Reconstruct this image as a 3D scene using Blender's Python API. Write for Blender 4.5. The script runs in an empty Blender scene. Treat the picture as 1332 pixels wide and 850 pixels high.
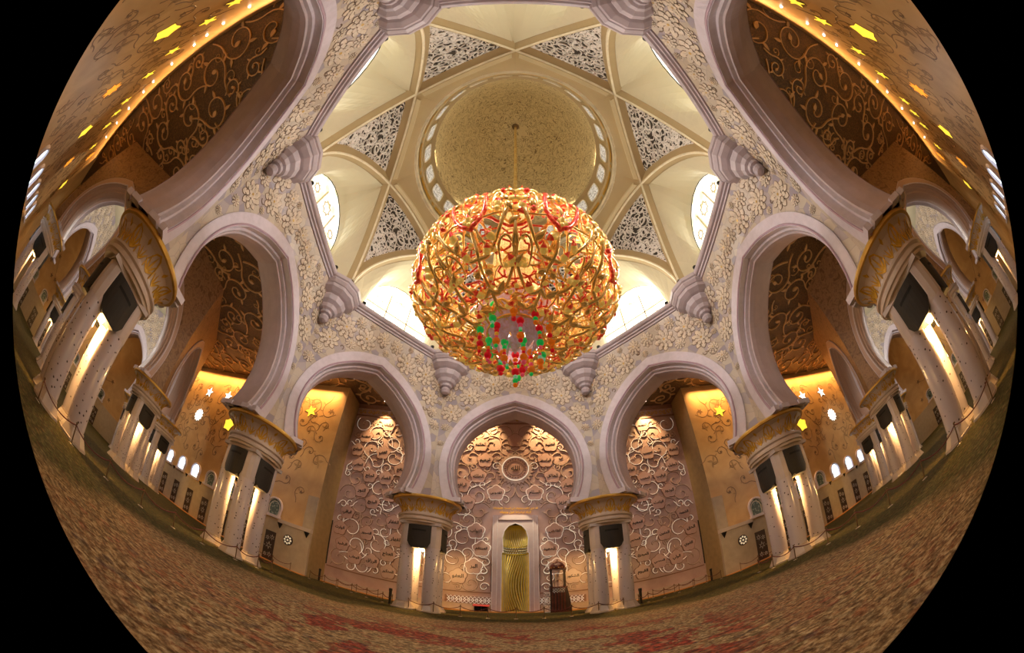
import bpy, math, random, bmesh
from mathutils import Vector, Matrix
from mathutils.geometry import tessellate_polygon
C = bpy.context; COL = C.scene.collection
R = math.radians; PI = math.pi
sin, cos = math.sin, math.cos
rng = random.Random(7)

# ------------------------------------------------------------------ materials
MATS = {}
class G:
    """tiny node-graph helper"""
    def __init__(s, name):
        m = bpy.data.materials.new(name); m.use_nodes = True
        s.m = m; s.t = m.node_tree; s.n = s.t.nodes; s.b = s.n['Principled BSDF']; MATS[name] = m
    def new(s, k, **kw):
        o = s.n.new(k)
        for a, v in kw.items():
            if hasattr(o, a): setattr(o, a, v)
            else: o.inputs[a.replace('_', ' ')].default_value = v
        return o
    def link(s, a, b): s.t.links.new(a, b)
    def coord(s): return s.new('ShaderNodeTexCoord').outputs['Object']
    def noise(s, scale, detail=2, vec=None, rough=.5, dist=0):
        n = s.new('ShaderNodeTexNoise'); n.inputs['Scale'].default_value = scale; n.inputs['Detail'].default_value = detail
        n.inputs['Roughness'].default_value = rough; n.inputs['Distortion'].default_value = dist
        s.link(vec or s.coord(), n.inputs['Vector']); return n.outputs['Fac']
    def voro(s, scale, feature='F1', out='Distance', vec=None, rnd=1):
        n = s.new('ShaderNodeTexVoronoi'); n.feature = feature; n.inputs['Scale'].default_value = scale
        n.inputs['Randomness'].default_value = rnd
        s.link(vec or s.coord(), n.inputs['Vector']); return n.outputs[out]
    def ramp(s, fac, stops, const=False):
        r = s.new('ShaderNodeValToRGB'); e = r.color_ramp.elements
        if const: r.color_ramp.interpolation = 'CONSTANT'
        while len(e) < len(stops): e.new(.5)
        for i, (p, c) in enumerate(stops): e[i].position = p; e[i].color = (*c, 1) if len(c) == 3 else c
        s.link(fac, r.inputs[0]); return r.outputs[0]
    def mix(s, fac, a, b):
        m = s.new('ShaderNodeMix'); m.data_type = 'RGBA'
        for sock, v in ((m.inputs[0], fac), (m.inputs[6], a), (m.inputs[7], b)):
            if isinstance(v, (int, float)): sock.default_value = v
            elif isinstance(v, tuple): sock.default_value = (*v, 1)
            else: s.link(v, sock)
        return m.outputs[2]
    def math(s, op, a, b=0.0):
        m = s.new('ShaderNodeMath'); m.operation = op
        for i, v in enumerate((a, b)):
            if isinstance(v, (int, float)): m.inputs[i].default_value = v
            else: s.link(v, m.inputs[i])
        return m.outputs[0]
    def base(s, c):
        if isinstance(c, tuple): s.b.inputs['Base Color'].default_value = (*c, 1)
        else: s.link(c, s.b.inputs['Base Color'])
    def bump(s, h, strength=.3, dist=.1):
        b = s.new('ShaderNodeBump'); b.inputs['Strength'].default_value = strength; b.inputs['Distance'].default_value = dist
        s.link(h, b.inputs['Height']); s.link(b.outputs[0], s.b.inputs['Normal'])
    def fin(s, rough=.5, metal=0, spec=.5):
        s.b.inputs['Roughness'].default_value = rough; s.b.inputs['Metallic'].default_value = metal
        s.b.inputs['Specular IOR Level'].default_value = spec; return s.m
    def emit(s, c, st):
        if isinstance(c, tuple): s.b.inputs['Emission Color'].default_value = (*c, 1)
        else: s.link(c, s.b.inputs['Emission Color'])
        s.b.inputs['Emission Strength'].default_value = st

def simple(name, c, rough=.5, metal=0, var=.12, scale=1.5, emit=0, spec=.5):
    g = G(name); f = g.noise(scale, 3)
    d = tuple(x * (1 - var) for x in c); l = tuple(min(1, x * (1 + var)) for x in c)
    g.base(g.ramp(f, [(.3, d), (.7, l)]))
    if emit: g.emit(c, emit)
    return g.fin(rough, metal, spec)

simple('arch_marble', (.60, .54, .60), .35, var=.06, scale=3)
simple('arch_bead', (.40, .27, .33), .4, var=.05)
simple('cornice_plaster', (.46, .40, .44), .4, var=.08)
simple('soffit_plaster', (.46, .37, .38), .5, var=.06)
# spandrel ground: cream and lilac-grey marble mosaic
g = G('mosaic_wall'); cell = g.voro(1.3, 'F1', 'Color')
sep = g.new('ShaderNodeSeparateColor'); g.link(cell, sep.inputs[0])
col = g.ramp(sep.outputs[0], [(0, (.50, .42, .33)), (.3, (.42, .36, .36)), (.55, (.55, .47, .38)), (.8, (.33, .29, .33)), (.9, (.52, .45, .36))], True)
edge = g.voro(1.3, 'DISTANCE_TO_EDGE'); g.base(g.mix(g.ramp(edge, [(.0, (.75, .75, .75)), (.04, (0, 0, 0))]), col, (.36, .30, .27))); g.fin(.35)
simple('relief_cream', (.63, .53, .41), .4, var=.12, scale=2)
simple('relief_line', (.22, .15, .10), .6)
simple('relief_gold_heart', (.55, .36, .12), .35, .3)
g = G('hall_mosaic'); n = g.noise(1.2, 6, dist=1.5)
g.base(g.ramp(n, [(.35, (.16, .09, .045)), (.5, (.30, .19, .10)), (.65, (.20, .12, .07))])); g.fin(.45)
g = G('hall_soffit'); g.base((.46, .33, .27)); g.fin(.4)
# honey-coloured side walls
g = G('honey_wall'); n = g.noise(.35, 4, dist=1)
g.base(g.ramp(n, [(.3, (.46, .28, .11)), (.7, (.60, .39, .17))])); g.fin(.45)
simple('lower_wall', (.38, .31, .22), .45, var=.08)
simple('inlay_brown', (.22, .13, .06), .5)
simple('inlay_leaf', (.36, .22, .09), .5)
simple('pilaster_olive', (.30, .21, .09), .5)
g = G('rose_marble'); n = g.noise(.8, 4)
g.base(g.ramp(n, [(.3, (.46, .31, .28)), (.7, (.56, .40, .36))])); g.fin(.38)
simple('rose_tile', (.54, .36, .32), .35, var=.06)
simple('rose_dark', (.26, .14, .10), .5)
simple('rose_relief', (.54, .40, .34), .4)
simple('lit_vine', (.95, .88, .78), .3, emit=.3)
simple('frame_lilac', (.50, .40, .43), .25, var=.05)
simple('ink', (.015, .012, .012), .6)
simple('gilt_text', (.9, .55, .06), .35, .4, emit=.15)
simple('gold', (.80, .53, .16), .28, .85)
simple('gold_leaf', (.58, .34, .035), .4, .25)
simple('gold_trim', (.62, .38, .08), .38, .5)
# ceiling
g = G('ceiling_brown'); v = g.voro(1.1, 'DISTANCE_TO_EDGE', vec=None); n = g.noise(2.2, 4, dist=2)
g.base(g.mix(g.ramp(n, [(.46, (0, 0, 0)), (.5, (1, 1, 1)), (.54, (0, 0, 0))]), (.055, .028, .010), (.19, .10, .034))); g.bump(n, .4); g.fin(.5)
simple('ceiling_scroll', (.50, .32, .15), .4, .15)
# dome
g = G('dome_carved')
n = g.noise(1.05, 1, dist=.9); k = g.ramp(n, [(.40, (0, 0, 0)), (.43, (1, 1, 1)), (.46, (0, 0, 0)), (.53, (0, 0, 0)), (.56, (1, 1, 1)), (.59, (0, 0, 0))])
g.base(g.mix(k, (.60, .49, .28), (.14, .09, .04))); g.bump(n, .5, .2); g.fin(.5)
simple('drum_tan', (.44, .33, .17), .5, var=.04, scale=.5)
simple('drum_cream', (.58, .48, .29), .5, var=.04, scale=.5)
simple('drum_line', (.74, .66, .48), .5)
simple('niche_cream', (.60, .54, .37), .55, var=.03, scale=.5)
simple('lattice_white', (.74, .70, .66), .5)
simple('lattice_dark', (.055, .045, .035), .9)
g = G('lattice_pale'); n = g.noise(3.2, 2, dist=1.5)
k = g.ramp(n, [(.45, (.32, .31, .29)), (.48, (.85, .86, .84)), (.60, (.85, .86, .84)), (.63, (.32, .31, .29))], False)
g.base(k); g.emit(k, .35); g.fin(.5)
for nm_, st_ in (('sky_glass', 4.5), ('sky_glass_side', 1.15), ('sky_glass_rear', .9)):
    g = G(nm_); v = g.voro(.8, 'F1', 'Distance'); g.base((.9, .9, .85)); g.emit(g.ramp(v, [(.0, (1, .80, .30)), (.34, (1, .88, .45)), (.46, (1, .98, .88)), (1, (.96, .98, 1))]), st_); g.fin(.4)
g.base((.9, .9, .85)); g.emit(g.ramp(v, [(.0, (1, .83, .34)), (.34, (1, .90, .50)), (.46, (1, .98, .90)), (1, (.96, .98, 1))]), 1.7); g.fin(.4)
g = G('day_window'); g.base((.8, .9, 1)); g.emit((.72, .88, 1.0), 2.6); g.fin(.3)
g = G('dim_window'); v = g.voro(3, 'F1'); g.base(g.ramp(v, [(.2, (.30, .38, .36)), (.5, (.08, .13, .13))])); g.fin(.3)
g = G('star_glass_yellow'); g.base((.9, .7, .05)); g.emit((1, .70, .05), 1.3); g.fin(.3)
g = G('star_glass_orange'); g.base((.9, .4, .05)); g.emit((1, .36, .03), 1.0); g.fin(.3)
g = G('pale_disc'); g.base((.8, .75, .6)); g.emit((1, .85, .6), .35); g.fin(.3)
g = G('star_glass_white'); g.base((.9, .9, .85)); g.emit((.93, .98, .90), 2.0); g.fin(.3)
# columns : white marble with small dark inlaid flowers
g = G('column_marble'); v = g.voro(3.5, 'F1', 'Distance', rnd=.8)
g.base(g.mix(g.ramp(v, [(.16, (1, 1, 1)), (.20, (0, 0, 0))]), (.52, .47, .50), (.07, .05, .05))); g.fin(.16)
simple('column_plain', (.50, .44, .42), .25, var=.05)
simple('plinth_marble', (.46, .38, .32), .3, var=.06)
simple('capital_cream', (.56, .47, .40), .4, var=.06)
simple('speaker_cloth', (.014, .011, .007), .7)
simple('speaker_slot', (.006, .005, .005), .9)
g = G('lamp_glow'); g.base((1, .8, .5)); g.emit((1, .66, .25), 9); g.fin(.4)
g = G('spot_glow'); g.base((1, .9, .8)); g.emit((1, .90, .78), 9); g.fin(.4)
simple('black_metal', (.012, .012, .014), .35, .3)
simple('bronze', (.14, .09, .05), .35, .8)
simple('rope_red', (.11, .022, .018), .8)
simple('steel_foot', (.40, .34, .26), .4, .6)
simple('red_lacquer', (.40, .03, .02), .4)
simple('dark_wood', (.028, .010, .007), .35, var=.3)
simple('dome_wood', (.085, .018, .010), .3, var=.3)
simple('door_dark', (.03, .014, .010), .4)
simple('door_star', (.48, .45, .42), .4)
simple('clock_ring', (.04, .025, .015), .4)
# mihrab gold: wavy ribs come from geometry
simple('niche_gold', (.80, .62, .08), .25, .45)
simple('niche_dark_gold', (.16, .10, .015), .4, .5)
simple('niche_silver', (.88, .83, .62), .2, .7)
# chandelier: vine emission and pale gold tone imitate light and highlights on the scrollwork
g = G('vine_gold'); n = g.noise(2.2, 3); g.base(g.ramp(n, [(.3, (.80, .46, .10)), (.6, (1, .78, .36))])); g.emit((.95, .55, .12), .05); g.fin(.24, .8)
g = G('vine_red'); n = g.noise(7, 3); g.base(g.ramp(n, [(.45, (.60, .012, .012)), (.58, (.85, .16, .05)), (.70, (.95, .65, .2))])); g.emit((.9, .08, .03), .16); g.fin(.3, .35)
g = G('vine_pale'); n = g.noise(8, 2); g.base(g.ramp(n, [(.4, (.92, .55, .10)), (.6, (.98, .80, .34))])); g.emit((1, .62, .12), .20); g.fin(.3, .5)
for nm, c in (('bead_red', (.75, .008, .02)), ('bead_green', (.01, .72, .13)), ('bead_orange', (.85, .20, .01)), ('bead_mint', (.35, .80, .55)), ('bead_pink', (.85, .10, .17)), ('bead_amber', (.95, .5, .05))):
    g = G(nm); g.base(c); g.emit(c, .18); g.fin(.08)
g = G('crystal_lilac'); n = g.noise(6, 3); g.base(g.ramp(n, [(.35, (.50, .28, .18)), (.65, (.58, .45, .62))])); g.emit((.6, .42, .42), .12); g.fin(.2)
g = G('tower_amber')
br = g.new('ShaderNodeTexBrick'); br.inputs['Scale'].default_value = 1.6; br.inputs['Color1'].default_value = (.72, .46, .14, 1); br.inputs['Color2'].default_value = (.85, .60, .24, 1); br.inputs['Mortar'].default_value = (.18, .08, .02, 1)
mp = g.new('ShaderNodeMapping'); mp.inputs['Rotation'].default_value = (R(90), 0, 0); g.link(g.coord(), mp.inputs[0]); g.link(mp.outputs[0], br.inputs[0])
g.base(br.outputs[0]); g.emit(br.outputs[0], .08); g.fin(.35, .3)
# carpet: rings about the middle of the dome, floral fields inside each ring
g = G('carpet'); co = g.coord()
ln = g.new('ShaderNodeVectorMath'); ln.operation = 'LENGTH'; g.link(co, ln.inputs[0])
wob = g.noise(.22, 3); rad = g.math('MULTIPLY', g.math('ADD', ln.outputs['Value'], g.math('MULTIPLY', g.math('SUBTRACT', wob, .5), 5.0)), .04)
tan_ = g.ramp(g.noise(7, 3, vec=co, rough=.7), [(.38, (.10, .055, .025)), (.5, (.27, .18, .085)), (.62, (.44, .35, .20))])
red_ = g.ramp(g.noise(6, 3, vec=co, rough=.7), [(.4, (.035, .008, .012)), (.5, (.21, .012, .016)), (.62, (.38, .07, .03))])
blot = g.ramp(g.noise(.42, 5, vec=co, rough=.62, dist=.4), [(.50, (0, 0, 0)), (.525, (1, 1, 1))])
band = g.ramp(rad, [(0, (.0, .0, .0)), (.05, (.8, .8, .8)), (.20, (1, 1, 1)), (.27, (.75, .75, .75)), (.31, (.25, .25, .25)), (.44, (.15, .15, .15)), (.5, (0, 0, 0))])
mid = g.mix(g.math('MULTIPLY', blot, band), tan_, red_)
grn = g.ramp(g.noise(5, 4, vec=co, rough=.75), [(.40, (.016, .022, .006)), (.52, (.055, .066, .018)), (.64, (.15, .11, .04))])
ring = g.mix(g.ramp(rad, [(.47, (0, 0, 0)), (.53, (1, 1, 1))]), mid, grn)
fl = g.voro(2.7, 'F1', 'Distance', vec=co); cl = g.new('ShaderNodeSeparateColor'); g.link(g.voro(2.7, 'F1', 'Color', vec=co), cl.inputs[0])
pal = g.ramp(cl.outputs[0], [(0, (.24, .03, .02)), (.2, (.30, .21, .11)), (.40, (.03, .028, .05)), (.55, (.30, .09, .03)), (.70, (.05, .06, .022)), (.84, (.36, .29, .17))], True)
c2l = g.new('ShaderNodeSeparateColor'); g.link(g.voro(8, 'F1', 'Color', vec=co), c2l.inputs[0])
pal2 = g.ramp(c2l.outputs[1], [(0, (.10, .03, .02)), (.25, (.26, .17, .08)), (.5, (.035, .03, .03)), (.65, (.22, .12, .05)), (.82, (.32, .26, .15))], True)
fade = g.ramp(rad, [(.43, (1, 1, 1)), (.52, (.38, .38, .38))])
msk = g.math('MULTIPLY', g.ramp(fl, [(.28, (.45, .45, .45)), (.42, (0, 0, 0))]), fade)
fine = g.noise(4, 4, vec=co, rough=.7)
c1 = g.mix(g.math('MULTIPLY', fade, .12), ring, pal2); c1 = g.mix(msk, c1, pal); c2 = g.mix(g.ramp(fine, [(.40, (.62, .62, .62)), (.55, (0, 0, 0))]), c1, (.03, .016, .008))
dk = g.new('ShaderNodeMix'); dk.data_type = 'RGBA'; dk.blend_type = 'MULTIPLY'; dk.inputs[0].default_value = 1; g.link(c2, dk.inputs[6]); dk.inputs[7].default_value = (.82, .76, .68, 1)
g.base(dk.outputs[2]); g.bump(fine, .4, .03); g.fin(.95, 0, .1)
simple('floor_glow_margin', (.55, .24, .06), .35, var=.1)  # orange colour imitates the glow of uplights at the wall foot

# ------------------------------------------------------------------ mesh builder
class MB:
    def __init__(s): s.v = []; s.f = []; s.m = []; s.mats = []
    def mi(s, name):
        if name not in s.mats: s.mats.append(name)
        return s.mats.index(name)
    def add(s, vs, fs, mat):
        o = len(s.v); k = s.mi(mat); s.v += [tuple(p) for p in vs]
        for f in fs: s.f.append([i + o for i in f]); s.m.append(k)
    def grid(s, rows, mat, closed=False, rowclosed=False):
        n = len(rows[0]); vs = [p for r in rows for p in r]; fs = []
        for i in range(len(rows) - (0 if rowclosed else 1)):
            i2 = (i + 1) % len(rows)
            for j in range(n - (0 if closed else 1)):
                j2 = (j + 1) % n; fs.append((i * n + j, i * n + j2, i2 * n + j2, i2 * n + j))
        s.add(vs, fs, mat)
    def box(s, x0, x1, y0, y1, z0, z1, mat, f=None):
        vs = [(x, y, z) for x in (x0, x1) for y in (y0, y1) for z in (z0, z1)]
        if f: vs = [f(*v) for v in vs]
        s.add(vs, [(0, 1, 3, 2), (4, 6, 7, 5), (0, 4, 5, 1), (2, 3, 7, 6), (0, 2, 6, 4), (1, 5, 7, 3)], mat)
    def lathe(s, prof, n, mat, c=(0, 0), a0=0, a1=2 * PI, ph=0):
        full = abs(a1 - a0 - 2 * PI) < 1e-6; m = n if full else n + 1
        rows = [[(c[0] + r * cos(ph + a0 + (a1 - a0) * i / n), c[1] + r * sin(ph + a0 + (a1 - a0) * i / n), z) for i in range(m)] for r, z in prof]
        s.grid(rows, mat, closed=full)
    def poly(s, pts, mat):
        t = tessellate_polygon([[Vector(p) for p in pts]]); s.add(pts, [tuple(x) for x in t], mat)
    def prism(s, pts2, f, d0, d1, mat, side=None):
        """2-D outline pts2, f(x,y,d)->world; front cap at d1 and walls back to d0"""
        t = tessellate_polygon([[Vector((x, y, 0)) for x, y in pts2]])
        s.add([f(x, y, d1) for x, y in pts2], [tuple(q) for q in t], mat)
        n = len(pts2); a = [f(x, y, d0) for x, y in pts2]; b = [f(x, y, d1) for x, y in pts2]
        s.add(a + b, [(i, (i + 1) % n, (i + 1) % n + n, i + n) for i in range(n)], side or mat)
    def tube(s, pts, r, mat, n=6, closed=False, cap=True):
        pts = [Vector(p) for p in pts]; N = len(pts); rows = []; up = None
        for i, p in enumerate(pts):
            a = pts[(i - 1) % N] if closed or i > 0 else p; b = pts[(i + 1) % N] if closed or i < N - 1 else p
            t = (b - a); t = t.normalized() if t.length > 1e-9 else Vector((0, 0, 1))
            if up is None: up = Vector((0, 0, 1)) if abs(t.z) < .9 else Vector((1, 0, 0))
            u = t.cross(up); u = u.normalized() if u.length > 1e-6 else t.orthogonal().normalized()
            w = u.cross(t).normalized(); up = w
            rr = r(i / max(1, N - 1)) if callable(r) else r
            rows.append([p + u * rr * cos(2 * PI * k / n) + w * rr * sin(2 * PI * k / n) for k in range(n)])
        s.grid(rows, mat, closed=True, rowclosed=closed)
        if cap and not closed:
            s.add(rows[0], [tuple(range(n))], mat); s.add(rows[-1], [tuple(range(n))], mat)
    def ribbon(s, pts, w, f, h0, h1, mat):
        """raised strip along a 2-D polyline mapped by f(x,y,d)"""
        N = len(pts); rows = []
        for i, (x, y) in enumerate(pts):
            a = pts[max(0, i - 1)]; b = pts[min(N - 1, i + 1)]; dx, dy = b[0] - a[0], b[1] - a[1]; l = math.hypot(dx, dy) or 1
            nx, ny = -dy / l, dx / l; ww = (w(i / (N - 1)) if callable(w) else w) / 2
            rows.append([f(x + nx * ww, y + ny * ww, h0), f(x + nx * ww * .75, y + ny * ww * .75, h1), f(x - nx * ww * .75, y - ny * ww * .75, h1), f(x - nx * ww, y - ny * ww, h0)])
        s.grid(rows, mat)
    def ball(s, c, r, mat, n=8, m=5, sc=(1, 1, 1)):
        rows = []
        for i in range(m + 1):
            t = PI * i / m; rows.append([(c[0] + sc[0] * r * sin(t) * cos(2 * PI * j / n), c[1] + sc[1] * r * sin(t) * sin(2 * PI * j / n), c[2] + sc[2] * r * cos(t)) for j in range(n)])
        s.grid(rows, mat, closed=True)
    def mesh(s, name, smooth=False):
        me = bpy.data.meshes.new(name); me.from_pydata(s.v, [], s.f)
        for k in s.mats: me.materials.append(MATS[k])
        me.polygons.foreach_set('material_index', s.m)
        if smooth: me.polygons.foreach_set('use_smooth', [True] * len(s.f))
        me.update(); return me
    def build(s, name, parent=None, smooth=False, loc=None, rot=0):
        return link(name, s.mesh(name, smooth), parent, loc, rot)

def link(name, data, parent=None, loc=None, rot=0):
    o = bpy.data.objects.new(name, data); COL.objects.link(o)
    if parent: o.parent = parent
    if loc: o.location = loc
    if rot: o.rotation_euler = (0, 0, rot)
    return o
def struct(o): o['kind'] = 'structure'; return o
def tag(o, label, cat, group=None):
    o['label'] = label; o['category'] = cat
    if group: o['group'] = group
    return o
def thing(name, label, cat, loc=(0, 0, 0), rot=0, group=None):
    o = link(name, None, None, loc, rot); o.empty_display_size = .3; return tag(o, label, cat, group)
def copy_tree(o, parent=None):
    c = o.copy(); COL.objects.link(c)
    if parent: c.parent = parent
    for ch in [x for x in KIDS.get(o.name, [])]: copy_tree(ch, c)
    return c
KIDS = {}
def kids_index():
    KIDS.clear()
    for o in bpy.data.objects:
        if o.parent: KIDS.setdefault(o.parent.name, []).append(o)

# ------------------------------------------------------------------ 2-D motifs
def spiral(cx, cy, r, turns=1.4, a0=0, d=1, n=22, tail=0):
    p = []
    for i in range(n + 1):
        t = i / n; a = a0 + d * t * turns * 2 * PI; q = r * (1 - t) ** .75 + .08 * r
        p.append((cx + q * cos(a), cy + q * sin(a)))
    if tail:
        x, y = p[0]; tx, ty = sin(a0) * d, -cos(a0) * d
        pre = [(x + tx * tail * k / 4 + cos(a0) * tail * .5 * (k / 4) ** 2, y + ty * tail * k / 4 + sin(a0) * tail * .5 * (k / 4) ** 2) for k in (4, 3, 2, 1)]
        p = pre + p
    return p
def leaf(x, y, L, a, w=.35, n=5, bend=.3):
    up = []; dn = []
    for i in range(n + 1):
        t = i / n; q = sin(PI * t ** .8) * w * L; b = bend * L * t * t
        px, py = t * L, b
        up.append((px, py + q * .5)); dn.append((px, py - q * .5))
    pts = up + dn[-2:0:-1]
    return [(x + p * cos(a) - q * sin(a), y + p * sin(a) + q * cos(a)) for p, q in pts]
def star(x, y, r, n=5, k=.45, a0=PI / 2):
    return [(x + (r if i % 2 == 0 else r * k) * cos(a0 + PI * i / n), y + (r if i % 2 == 0 else r * k) * sin(a0 + PI * i / n)) for i in range(2 * n)]
def mallow(x, y, r, a0=PI / 2, n=40):
    """five-lobed flower tile outline with notched, pointed petals"""
    p = []
    for i in range(n):
        a = 2 * PI * i / n; u = (a / (2 * PI / 5)) % 1; k = .80 + .20 * (1 - abs(2 * u - 1)) ** .8
        p.append((x + r * k * cos(a + a0 - PI / 5), y + r * k * sin(a + a0 - PI / 5)))
    return p
def inpoly(x, y, P):
    c = False; n = len(P)
    for i in range(n):
        x1, y1 = P[i]; x2, y2 = P[i - 1]
        if (y1 > y) != (y2 > y) and x < (x2 - x1) * (y - y1) / (y2 - y1) + x1: c = not c
    return c
def smooth_path(P, n=6):
    out = []
    for i in range(len(P) - 1):
        p0 = P[max(0, i - 1)]; p1 = P[i]; p2 = P[i + 1]; p3 = P[min(len(P) - 1, i + 2)]
        for k in range(n):
            t = k / n
            out.append(tuple(.5 * ((2 * b) + (-a + c) * t + (2 * a - 5 * b + 4 * c - d) * t * t + (-a + 3 * b - 3 * c + d) * t ** 3) for a, b, c, d in zip(p0, p1, p2, p3)))
    out.append(tuple(P[-1])); return out

# ------------------------------------------------------------------ arabic lettering (joined letter forms)
FORMS = {'ا': ('ﺍ', 'ﺎ'), 'أ': ('ﺃ', 'ﺄ'), 'آ': ('ﺁ', 'ﺂ'), 'إ': ('ﺇ', 'ﺈ'), 'ب': ('ﺏ', 'ﺐ', 'ﺑ', 'ﺒ'), 'ت': ('ﺕ', 'ﺖ', 'ﺗ', 'ﺘ'), 'ث': ('ﺙ', 'ﺚ', 'ﺛ', 'ﺜ'), 'ج': ('ﺝ', 'ﺞ', 'ﺟ', 'ﺠ'),
 'ح': ('ﺡ', 'ﺢ', 'ﺣ', 'ﺤ'), 'خ': ('ﺥ', 'ﺦ', 'ﺧ', 'ﺨ'), 'د': ('ﺩ', 'ﺪ'), 'ذ': ('ﺫ', 'ﺬ'), 'ر': ('ﺭ', 'ﺮ'), 'ز': ('ﺯ', 'ﺰ'), 'س': ('ﺱ', 'ﺲ', 'ﺳ', 'ﺴ'), 'ش': ('ﺵ', 'ﺶ', 'ﺷ', 'ﺸ'),
 'ص': ('ﺹ', 'ﺺ', 'ﺻ', 'ﺼ'), 'ض': ('ﺽ', 'ﺾ', 'ﺿ', 'ﻀ'), 'ط': ('ﻁ', 'ﻂ', 'ﻃ', 'ﻄ'), 'ظ': ('ﻅ', 'ﻆ', 'ﻇ', 'ﻈ'), 'ع': ('ﻉ', 'ﻊ', 'ﻋ', 'ﻌ'), 'غ': ('ﻍ', 'ﻎ', 'ﻏ', 'ﻐ'), 'ف': ('ﻑ', 'ﻒ', 'ﻓ', 'ﻔ'),
 'ق': ('ﻕ', 'ﻖ', 'ﻗ', 'ﻘ'), 'ك': ('ﻙ', 'ﻚ', 'ﻛ', 'ﻜ'), 'ل': ('ﻝ', 'ﻞ', 'ﻟ', 'ﻠ'), 'م': ('ﻡ', 'ﻢ', 'ﻣ', 'ﻤ'), 'ن': ('ﻥ', 'ﻦ', 'ﻧ', 'ﻨ'), 'ه': ('ﻩ', 'ﻪ', 'ﻫ', 'ﻬ'), 'و': ('ﻭ', 'ﻮ'), 'ي': ('ﻱ', 'ﻲ', 'ﻳ', 'ﻴ'), 'ئ': ('ﺉ', 'ﺊ', 'ﺋ', 'ﺌ')}
def shape(word):
    out = []
    for i, ch in enumerate(word):
        if ch not in FORMS: out.append(ch); continue
        f = FORMS[ch]; pj = i > 0 and word[i - 1] in FORMS and len(FORMS[word[i - 1]]) == 4; nj = i < len(word) - 1 and word[i + 1] in FORMS and len(f) == 4
        out.append(f[3] if pj and nj else f[1] if pj else f[2] if nj else f[0])
    return ''.join(reversed(out))
def text_mesh(body, size, mat, width=None):
    c = bpy.data.curves.new('lettering', 'FONT'); c.body = body; c.size = size; c.align_x = 'CENTER'; c.align_y = 'CENTER'; c.extrude = .03; c.offset = .012 * size
    o = bpy.data.objects.new('lettering', c); COL.objects.link(o); C.view_layer.update()
    dg = C.evaluated_depsgraph_get(); me = bpy.data.meshes.new_from_object(o.evaluated_get(dg)); me.materials.clear(); me.materials.append(MATS[mat])
    xs = [v.co.x for v in me.vertices]; ys = [v.co.y for v in me.vertices]
    if xs:
        k = min(width / (max(xs) - min(xs)), .62 / max(.01, max(ys) - min(ys)) if width < 2 else 9) if width else 1; cx = (max(xs) + min(xs)) / 2; cy = (max(ys) + min(ys)) / 2
        for v in me.vertices: v.co = ((v.co.x - cx) * k, (v.co.y - cy) * min(k, 1.3), v.co.z)
    bpy.data.objects.remove(o); return me

# ------------------------------------------------------------------ the octagonal dome walls
ARCH_O = [(0, 21.95), (2.0, 21.3), (3.6, 20.3), (4.9, 19.05), (5.93, 17.38), (6.5, 15.6), (6.68, 13.9), (6.5, 12.4), (6.2, 11.2), (5.95, 10.35)]
ARCH_I = [(0, 20.84), (1.8, 20.15), (3.2, 19.25), (4.55, 17.95), (5.45, 16.2), (5.78, 14.45), (5.68, 13.0), (5.4, 11.8), (5.05, 10.85), (4.75, 10.35)]
def contour(half, kx, off=0):
    P = smooth_path(half, 4); P = [(x * kx, z) for x, z in P]; out = []
    for i, (x, z) in enumerate(P):
        a = P[max(0, i - 1)]; b = P[min(len(P) - 1, i + 1)]; dx, dz = b[0] - a[0], b[1] - a[1]; l = math.hypot(dx, dz)
        nx, nz = dz / l, -dx / l                     # towards the opening
        q = (x + nx * off, z + nz * off)
        if i == 0: q = (0, z - off * 1.15)
        out.append((max(0, q[0]), q[1]))
    out[-1] = (out[-1][0], 10.35)
    return [(-x, z) for x, z in reversed(out)] + out[1:]
T22 = math.tan(R(22.5))
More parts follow.
